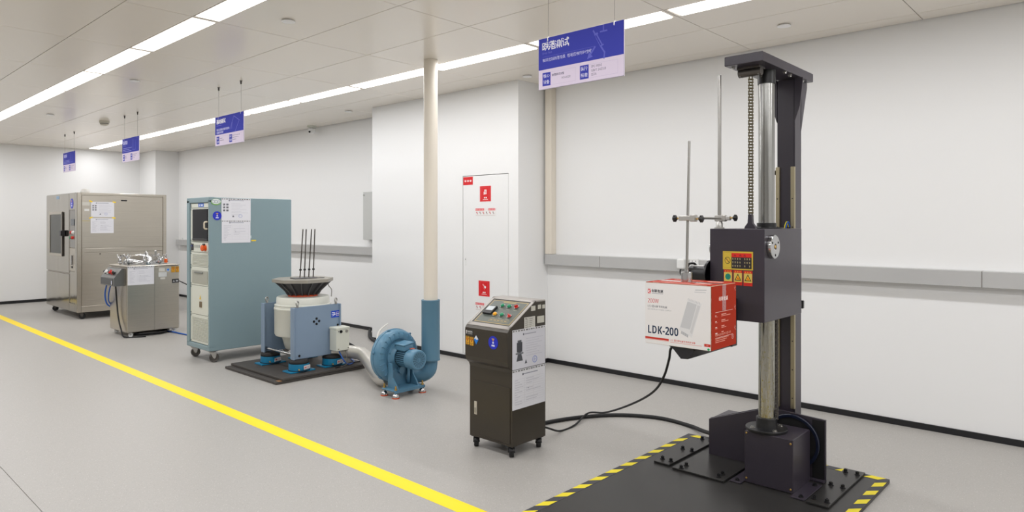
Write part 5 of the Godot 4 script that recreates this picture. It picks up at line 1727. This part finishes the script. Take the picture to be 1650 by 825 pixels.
	# gussets
	for s in [-1.0, 1.0]:
		var zz: float = -1.456 + s * 0.05
		b = MB.new(); b.prism(PackedVector2Array([Vector2(0, 1.975), Vector2(0, 2.216), Vector2(s * 0.045, 2.216), Vector2(s * 0.028, 2.06)]), Vector3(3.876, 0, zz), Vector3.BACK, Vector3.UP, Vector3.RIGHT, 0.008)
		put(o, "gusset", b, T)
	b = MB.new(); b.prism(PackedVector2Array([Vector2(3.976, 1.93), Vector2(4.07, 2.19), Vector2(4.07, 2.216), Vector2(3.976, 2.216)]), Vector3(0, 0, -1.416), Vector3.RIGHT, Vector3.UP, Vector3.BACK, 0.01)
	b.prism(PackedVector2Array([Vector2(3.976, 1.93), Vector2(4.07, 2.19), Vector2(4.07, 2.216), Vector2(3.976, 2.216)]), Vector3(0, 0, -1.506), Vector3.RIGHT, Vector3.UP, Vector3.BACK, 0.01)
	put(o, "gusset", b, T)
	# head
	b = MB.new(); b.bb(3.352, 4.075, 2.218, 2.267, -1.577, -1.373, 0.003)
	put(o, "head_plate", b, T)
	b = MB.new(); b.bb(3.42, 3.5, 2.205, 2.2185, -1.54, -1.42, 0.002); b.cyl(Vector3(3.452, 2.19, -1.54), Vector3(3.452, 2.19, -1.42), 0.022, 18); b.bb(3.435, 3.47, 2.17, 2.21, -1.535, -1.525, 0.002); b.bb(3.435, 3.47, 2.17, 2.21, -1.437, -1.427, 0.002)
	put(o, "chain_sprocket", b, M["dark steel"])
	for q in [[3.69, -1.39], [3.79, -1.40], [3.4, -1.55], [3.98, -1.4]]:
		screw(o, Vector3(q[0], 2.218, q[1]), Vector3.DOWN, 0.008, 0.01, M["steel"])
	# chains
	b = MB.new(); roller_chain(b, 3.452, -1.478, 1.44, 2.18, Vector3(0.72, 0, 0.69).normalized())
	var ch := put(o, "chain", b, M["chain"])
	ch.set_meta("kind", "stuff")
	b = MB.new(); roller_chain(b, 3.69, -1.436, 0.34, 0.91, Vector3(0.6, 0, -0.8).normalized())
	ch = put(o, "chain", b, M["dark steel"])
	ch.set_meta("kind", "stuff")
	# carriage
	b = MB.new(); b.bb(3.34, 3.852, 0.903, 1.373, -1.652, -1.36, 0.003)
	var ca := put(o, "carriage", b, T)
	b = MB.new(); b.prism(PackedVector2Array([Vector2(-0.03, 0), Vector2(0.03, 0), Vector2(0.026, 0.012), Vector2(0.012, 0.03), Vector2(0.009, 0.075), Vector2(-0.009, 0.075), Vector2(-0.012, 0.03), Vector2(-0.026, 0.012)]), Vector3(3.44, 1.373, -1.478), Vector3.BACK, Vector3.UP, Vector3.RIGHT, 0.024)
	put(ca, "chain_lug", b, T)
	b = MB.new(); b.lathe(pc + Vector3(0, 1.373, 0), Vector3.UP, [Vector2(0.042, 0), Vector2(0.088, 0), Vector2(0.088, 0.006), Vector2(0.052, 0.007), Vector2(0.05, 0.009), Vector2(0.05, 0.03), Vector2(0.042, 0.031)], 36, 0.8)
	put(ca, "column_collar", b, M["black plastic"])
	b = MB.new(); b.lathe(Vector3(3.425, 1.282, -1.36), Vector3.BACK, [Vector2(0, 0), Vector2(0.058, 0), Vector2(0.06, 0.002), Vector2(0.06, 0.02), Vector2(0.058, 0.022), Vector2(0.016, 0.022), Vector2(0.016, 0.016), Vector2(0, 0.016)], 40, 0.8)
	var dk := put(ca, "pivot_flange", b, M["chrome"])
	for k in 3:
		var a := TAU * (k + 0.25) / 3
		b = MB.new(); b.cyl(Vector3(3.425 + cos(a) * 0.042, 1.282 + sin(a) * 0.042, -1.338), Vector3(3.425 + cos(a) * 0.042, 1.282 + sin(a) * 0.042, -1.3372), 0.006, 12)
		put(o, "flange_screw", b, M["dark hole"])
	b = MB.new(); b.cyl(Vector3(3.425, 1.282, -1.346), Vector3(3.425, 1.282, -1.336), 0.009, 12, 0.002)
	put(o, "pivot_pin", b, M["brass"])
	b = MB.new(); b.cyl(Vector3(3.40, 1.27, -1.652), Vector3(3.40, 1.27, -1.665), 0.045, 28, 0.003)
	put(ca, "pivot_flange", b, M["chrome"])
	b = MB.new(); b.bb(3.835, 3.895, 0.93, 0.965, -1.385, -1.37, 0.004); b.bb(3.88, 3.9, 0.925, 0.97, -1.388, -1.362, 0.003)
	put(ca, "sensor_clip", b, M["black plastic"])
	for q in [["yellow_wire", 0.0, "hazard yellow"], ["blue_wire", 0.008, "blue hose"]]:
		b = MB.new(); b.tube(MB.curve([Vector3(3.84, 1.37, -1.45 + q[1]), Vector3(3.845, 1.395, -1.447 + q[1]), Vector3(3.85, 1.41, -1.44 + q[1]), Vector3(3.858, 1.38, -1.435 + q[1])], 5), 0.0028, 6)
		put(ca, q[0], b, M[q[2]])
	# warning plates
	decal(o, "warning_board", Vector3(3.339, 1.21, -1.498), 0.16, 0.094, "x", caution_print())
	for i in 3:
		decal(o, "warning_sticker", Vector3(3.339, 1.123 - 0.001 * i, -1.55 + i * 0.053), 0.046, 0.076, "x", caution_small(i))
	# motor beside the carriage
	b = MB.new(); b.lathe(Vector3(3.36, 1.13, -1.652), Vector3.FORWARD, [Vector2(0.075, 0), Vector2(0.075, 0.012), Vector2(0.045, 0.014), Vector2(0.043, 0.02), Vector2(0.043, 0.115), Vector2(0.038, 0.12), Vector2(0, 0.12)], 28, 0.8)
	var mt := put(o, "gear_motor", b, M["black plastic"])
	b = MB.new(); b.bb(3.345, 3.375, 1.17, 1.176, -1.755, -1.69, 0.001)
	put(mt, "motor_label", b, M["white plastic"])
	b = MB.new(); b.tube(MB.curve([Vector3(3.36, 1.165, -1.735), Vector3(3.35, 1.184, -1.745), Vector3(3.325, 1.184, -1.76), Vector3(3.31, 1.168, -1.765), Vector3(3.31, 1.13, -1.765)], 5), 0.006, 8)
	put(mt, "motor_lead", b, M["black rubber"])
	# drop arm under the carton
	b = MB.new()
	b.prism(PackedVector2Array([Vector2(-1.62, 0.8225), Vector2(-1.5, 0.8225), Vector2(-1.49, 0.815), Vector2(-1.522, 0.772), Vector2(-1.558, 0.770), Vector2(-1.602, 0.815)]), Vector3(2.858, 0, 0), Vector3.BACK, Vector3.UP, Vector3.RIGHT, 0.45)
	b.bb(3.28, 3.34, 0.775, 1.02, -1.6, -1.5, 0.004)
	put(o, "drop_arm", b, K)
	# stand rods
	b = MB.new(); b.cyl(Vector3(3.42, 1.373, -1.636), Vector3(3.42, 2.195, -1.636), 0.0098, 20, 0.002)
	put(o, "rear_rod", b, M["steel"])
	b = MB.new(); b.lathe(Vector3(3.42, 1.373, -1.636), Vector3.UP, [Vector2(0.026, 0), Vector2(0.026, 0.006), Vector2(0.018, 0.008), Vector2(0.018, 0.03), Vector2(0.015, 0.034), Vector2(0.015, 0.045), Vector2(0, 0.045)], 24, 0.8)
	put(o, "rod_base", b, M["aluminium"])
	b = MB.new(); b.cyl(Vector3(2.992, 1.13, -1.6), Vector3(3.003, 1.80, -1.592), 0.0068, 18, 0.002)
	put(o, "press_rod", b, M["steel"])
	b = MB.new(); b.lathe(Vector3(2.992, 1.1182, -1.6), Vector3.UP, [Vector2(0, 0), Vector2(0.0255, 0), Vector2(0.027, 0.002), Vector2(0.027, 0.045), Vector2(0.025, 0.047), Vector2(0.01, 0.047), Vector2(0.01, 0.06), Vector2(0, 0.06)], 28, 0.8)
	put(o, "press_foot", b, M["chrome"])
	b = MB.new(); b.cyl(Vector3(3.44, 1.427, -1.628), Vector3(2.985, 1.427, -1.57), 0.0062, 16)
	put(o, "cross_rod", b, M["steel"])
	var bd := Vector3(0.985, 0, -0.128).normalized()
	b = MB.new(); b.box(Vector3(2.996, 1.426, -1.597), Vector3(0.032, 0.024, 0.085), 0.004)
	b.box(Vector3(2.996, 1.426, -1.565), Vector3(0.034, 0.034, 0.03), 0.005)
	var c1 := put(o, "rod_clamp", b, M["aluminium"])
	b = MB.new(); b.box(Vector3(3.42, 1.428, -1.628), Vector3(0.036, 0.034, 0.06), 0.005); b.box(Vector3(3.42, 1.428, -1.598), Vector3(0.026, 0.022, 0.05), 0.004)
	var c2 := put(o, "rod_clamp", b, M["aluminium"])
	for q in [[c1, Vector3(2.996, 1.425, -1.64), Vector3(0, 0, -1)], [c1, Vector3(2.996, 1.422, -1.55), Vector3(0, 0, 1)], [c2, Vector3(3.42, 1.43, -1.573), Vector3(0, 0, 1)]]:
		var kp: Vector3 = q[1]
		var kd: Vector3 = q[2]
		b = MB.new()
		b.cyl(kp, kp + kd * 0.016, 0.004, 10)
		put(o, "clamp_screw", b, M["brass"])
		b = MB.new()
		b.lathe(kp + kd * 0.014, kd, [Vector2(0, 0), Vector2(0.009, 0), Vector2(0.014, 0.006), Vector2(0.0155, 0.014), Vector2(0.012, 0.02), Vector2(0, 0.021)], 20, 0.5)
		var fr := MB.frame(kd)
		for k in 6:
			var a := TAU * k / 6
			b.ball(kp + kd * 0.026 + (fr.x * cos(a) + fr.y * sin(a)) * 0.0135, 0.0062, 8)
		put(q[0], "clamp_knob", b, M["black plastic"])

func caution_print() -> StandardMaterial3D:
	var gold := c8(206, 178, 58)
	var ink := c8(34, 30, 36)
	var cv := Canvas.new(480, 290, gold)
	cv.frame(16, 16, 134, 262, 2, c8(120, 100, 30))
	cv.disc(Vector2(76, 146), 46, 54, ink, 0.86)
	cv.disc(Vector2(76, 146), 24, 28, c8(214, 170, 60))
	cv.line(Vector2(44, 108), Vector2(108, 186), 9, ink)
	cv.rect(140, 26, 460, 92, c8(212, 30, 22))
	for q in [[176, "!"], [262, ""], [330, ""]]:
		cv.poly(PackedVector2Array([Vector2(q[0] + 20, 38), Vector2(q[0] + 44, 78), Vector2(q[0] - 4, 78)]), c8(150, 24, 20))
	cv.rect(140, 92, 460, 272, ink)
	for r in 3:
		for i in 8:
			if (r * 8 + i) in [4, 12, 20, 22]: continue
			var p := Vector2(152 + i * 38, 104 + r * 56)
			cv.rect(p.x, p.y + 4, p.x + 20, p.y + 8, c8(200, 188, 140)); cv.rect(p.x + 8, p.y, p.x + 13, p.y + 30, c8(200, 188, 140)); cv.rect(p.x + 2, p.y + 18, p.x + 22, p.y + 22, c8(196, 176, 96))
	return printed("caution print", cv)

func caution_small(k: int) -> StandardMaterial3D:
	if M.has("caution %d" % k): return M["caution %d" % k]
	var gold := c8(208, 190, 92)
	var ink := c8(40, 34, 30)
	var cv := Canvas.new(150, 240, c8(206, 36, 26))
	cv.rect(6, 40, 144, 186, gold)
	for i in 3: cv.disc(Vector2(34 + i * 40, 22), 10, 9, c8(226, 160, 40))
	for i in 2: cv.rect(16, 200 + i * 16, 134, 205 + i * 16, c8(150, 26, 20))
	if k == 0:
		cv.disc(Vector2(75, 112), 48, 50, c8(14, 132, 110)); cv.line(Vector2(60, 132), Vector2(92, 92), 8, c8(30, 110, 96))
	else:
		cv.poly(PackedVector2Array([Vector2(75, 52), Vector2(134, 164), Vector2(16, 164)]), ink)
		cv.poly(PackedVector2Array([Vector2(75, 76), Vector2(114, 152), Vector2(36, 152)]), c8(240, 176, 20))
		cv.line(Vector2(66, 122), Vector2(88, 140), 9, c8(196, 66, 30)); cv.disc(Vector2(75, 128), 10, 10, c8(190, 60, 30))
	return printed("caution %d" % k, cv)

func matte(m: StandardMaterial3D) -> StandardMaterial3D:
	m.metallic_specular = 0.25
	return m

func carton() -> void:
	var x0 := 2.852
	var x1 := 3.11
	var y0 := 0.824
	var y1 := 1.1175
	var z0 := -1.746
	var z1 := -1.404
	var o := thing("carton", "white and red cardboard carton LDK-200 held on the drop tester's arm", "carton", Vector3(2.98, y0, -1.575))
	var red := c8(168, 48, 26)
	var b := MB.new(); b.bb(x0, x1, y0, y1, z0, z1, 0.004)
	put(o, "box_body", b, mat("carton board", c8(206, 188, 160), 0.7))
	# front print
	var cv := Canvas.new(1100, 940, c8(231, 228, 226))
	var ink := c8(58, 58, 66)
	cv.rect(46, 96, 98, 166, c8(206, 40, 44))
	cv.line(Vector2(58, 112), Vector2(58, 150), 8, Color.WHITE); cv.line(Vector2(64, 130), Vector2(88, 108), 8, Color.WHITE); cv.line(Vector2(64, 134), Vector2(88, 158), 8, Color.WHITE)
	cv.han("创联电源", 116, 100, 44, ink, 0.15, 1.18)
	cv.rect(116, 156, 316, 164, c8(150, 150, 156))
	cv.text("200W", 46, 246, 62, c8(204, 52, 52), false, 194)
	cv.text("LED", 46, 348, 30, c8(120, 120, 126)); cv.han("显示屏", 122, 346, 34, c8(110, 110, 116), 0.1); cv.han("专用电源", 240, 346, 34, c8(110, 110, 116), 0.1)
	cv.text("LED DISPLAY POWER SUPPLY", 46, 400, 20, c8(160, 160, 166), false, 410)
	cv.text("LDK-200", 52, 664, 120, c8(34, 52, 78), true, 524)
	cv.rect(0, 842, 416, 872, c8(198, 58, 46)); cv.rect(0, 876, 416, 882, c8(226, 120, 108))
	cv.text("LED", 440, 844, 24, c8(204, 66, 54)); cv.han("显示屏电源专用防护设备", 506, 842, 28, c8(204, 66, 54), 0.11, 1.16)
	cv.rect(440, 884, 960, 890, c8(222, 130, 122))
	cv.rect(1000, 846, 1100, 886, c8(198, 58, 46))
	cv.text("LED", 1030, 858, 16, c8(232, 200, 190))
	cv.disc(Vector2(1068, 922), 20, 17, c8(20, 160, 96))
	for q in [[0.0, 0.0]]:
		cv.line(Vector2(860, 64), Vector2(1030, 56), 12, c8(186, 186, 188)); cv.line(Vector2(850, 96), Vector2(1020, 92), 10, c8(196, 196, 198))
	# pale picture of the power supply
	cv.poly(PackedVector2Array([Vector2(740, 210), Vector2(960, 262), Vector2(800, 780), Vector2(590, 680)]), c8(222, 221, 221))
	cv.poly(PackedVector2Array([Vector2(730, 244), Vector2(880, 280), Vector2(770, 660), Vector2(610, 640)]), c8(200, 200, 201))
	cv.poly(PackedVector2Array([Vector2(890, 290), Vector2(938, 296), Vector2(800, 730), Vector2(770, 700)]), c8(208, 207, 207))
	for i in 9:
		cv.line(Vector2(744 + i * 23, 196 + i * 6), Vector2(738 + i * 23, 222 + i * 6), 7, c8(190, 190, 192))
	cv.poly(PackedVector2Array([Vector2(628, 690), Vector2(748, 740), Vector2(738, 786), Vector2(616, 734)]), c8(206, 206, 207))
	for i in 7: cv.line(Vector2(634 + i * 16, 700 + i * 7), Vector2(630 + i * 16, 736 + i * 7), 5, c8(130, 130, 134))
	decal(o, "front_print", Vector3(x0 - 0.0006, (y0 + y1) / 2, (z0 + z1) / 2), z1 - z0 - 0.004, y1 - y0 - 0.004, "x", matte(printed("carton front", cv, 0.6)), "white printed front with LDK-200 lettering")
	# side print
	cv = Canvas.new(820, 930, red)
	var pale := c8(236, 214, 206)
	cv.han("创联电源", 240, 168, 60, pale, 0.14, 1.3)
	cv.rect(120, 386, 700, 391, pale); cv.rect(120, 760, 700, 765, pale)
	for r in 4:
		cv.rect(120, 430 + r * 86, 150 + r * 12, 444 + r * 86, pale); cv.rect(120, 452 + r * 86, 200, 458 + r * 86, c8(222, 150, 132))
		cv.rect(320, 424 + r * 86, 480 - r * 30, 436 + r * 86, c8(228, 172, 158))
		if r < 3: cv.rect(320, 448 + r * 86, 620 - r * 70, 458 + r * 86, c8(226, 160, 144))
	cv.han("创联电源设备专用显示屏", 120, 706, 34, c8(226, 176, 160), 0.09, 1.4)
	for r in 3: cv.rect(120, 770 + r * 26, 560 - r * 60, 780 + r * 26, c8(226, 160, 144))
	cv.disc(Vector2(700, 800), 36, 36, pale, 0.86); cv.line(Vector2(688, 780), Vector2(712, 816), 6, pale)
	for y in [60, 350, 660]:
		cv.line(Vector2(760, y), Vector2(800, y + 50), 5, pale); cv.line(Vector2(780, y - 20), Vector2(806, y + 10), 5, pale)
	decal(o, "side_print", Vector3((x0 + x1) / 2, (y0 + y1) / 2, z1 + 0.0006), x1 - x0 - 0.004, y1 - y0 - 0.004, "z", matte(printed("carton side", cv, 0.7)), "red printed side with white text")
	# top flaps, a gap between them under clear tape
	cv = Canvas.new(512, 512, red)
	for q in [[40, 60, 470, 110], [60, 300, 300, 330], [60, 360, 220, 380], [330, 290, 450, 400]]:
		cv.rect(q[0], q[1], q[2], q[3], c8(226, 190, 178))
	var tm := matte(printed("carton top", cv, 0.7))
	for s in [-1.0, 1.0]:
		b = MB.new()
		var xm := (x0 + x1) / 2
		b.box(Vector3(xm + s * (x1 - x0) / 4, y1 + 0.0006, (z0 + z1) / 2), Vector3((x1 - x0) / 2 - 0.003, 0.0016, z1 - z0 - 0.006), 0.0004)
		put(o, "top_flap", b, tm)
	b = MB.new(); b.bb(2.962, 3.0, y1 - 0.12, y1 + 0.0006, z1 + 0.0014, z1 + 0.0018)
	b.bb(2.958, 3.004, y1 + 0.0015, y1 + 0.0019, z0 + 0.01, z1 + 0.0018)
	put(o, "clear_tape", b, M["plastic film"])

func tester_cables() -> void:
	var o := thing("power_cable", "thick black cable on the floor from the control cabinet to the drop tester", "cable", Vector3(3.9, 0.01, -2.8))
	var b := MB.new(); b.tube(MB.curve([Vector3(3.284, 0.12, -2.98), Vector3(3.33, 0.06, -2.99), Vector3(3.43, 0.0135, -3.02), Vector3(3.64, 0.0135, -3.02), Vector3(3.926, 0.0135, -2.913), Vector3(4.147, 0.0135, -2.742), Vector3(4.27, 0.0135, -2.5), Vector3(4.25, 0.0135, -2.26), Vector3(4.15, 0.03, -2.1), Vector3(4.03, 0.06, -1.95), Vector3(3.95, 0.06, -1.869)]), 0.013, 12)
	put(o, "lead", b, M["black rubber"])
	o = thing("signal_cable", "thin black cable drooping from under the carton to the control cabinet", "cable", Vector3(3.4, 0.01, -2.6))
	b = MB.new(); b.tube(MB.curve([Vector3(3.14, 0.805, -1.6), Vector3(3.07, 0.80, -1.66), Vector3(3.063, 0.774, -1.721), Vector3(3.126, 0.699, -1.771), Vector3(3.242, 0.579, -1.867), Vector3(3.386, 0.456, -2.005), Vector3(3.591, 0.322, -2.226), Vector3(3.804, 0.175, -2.511), Vector3(3.935, 0.075, -2.738), Vector3(3.965, 0.034, -2.9), Vector3(3.739, 0.0085, -2.848), Vector3(3.569, 0.0085, -2.84), Vector3(3.416, 0.065, -2.815), Vector3(3.284, 0.12, -2.82)]), 0.0065, 10)
	put(o, "lead", b, M["black rubber"])

func _ready() -> void:
	light_setup()
	materials()
	ceiling_lights()
	room()
	wall_things()
	signs()
	test_chamber()
	pressure_vessel()
	control_rack()
	shaker()
	blower()
	control_cabinet()
	drop_tester()
	carton()
	tester_cables()
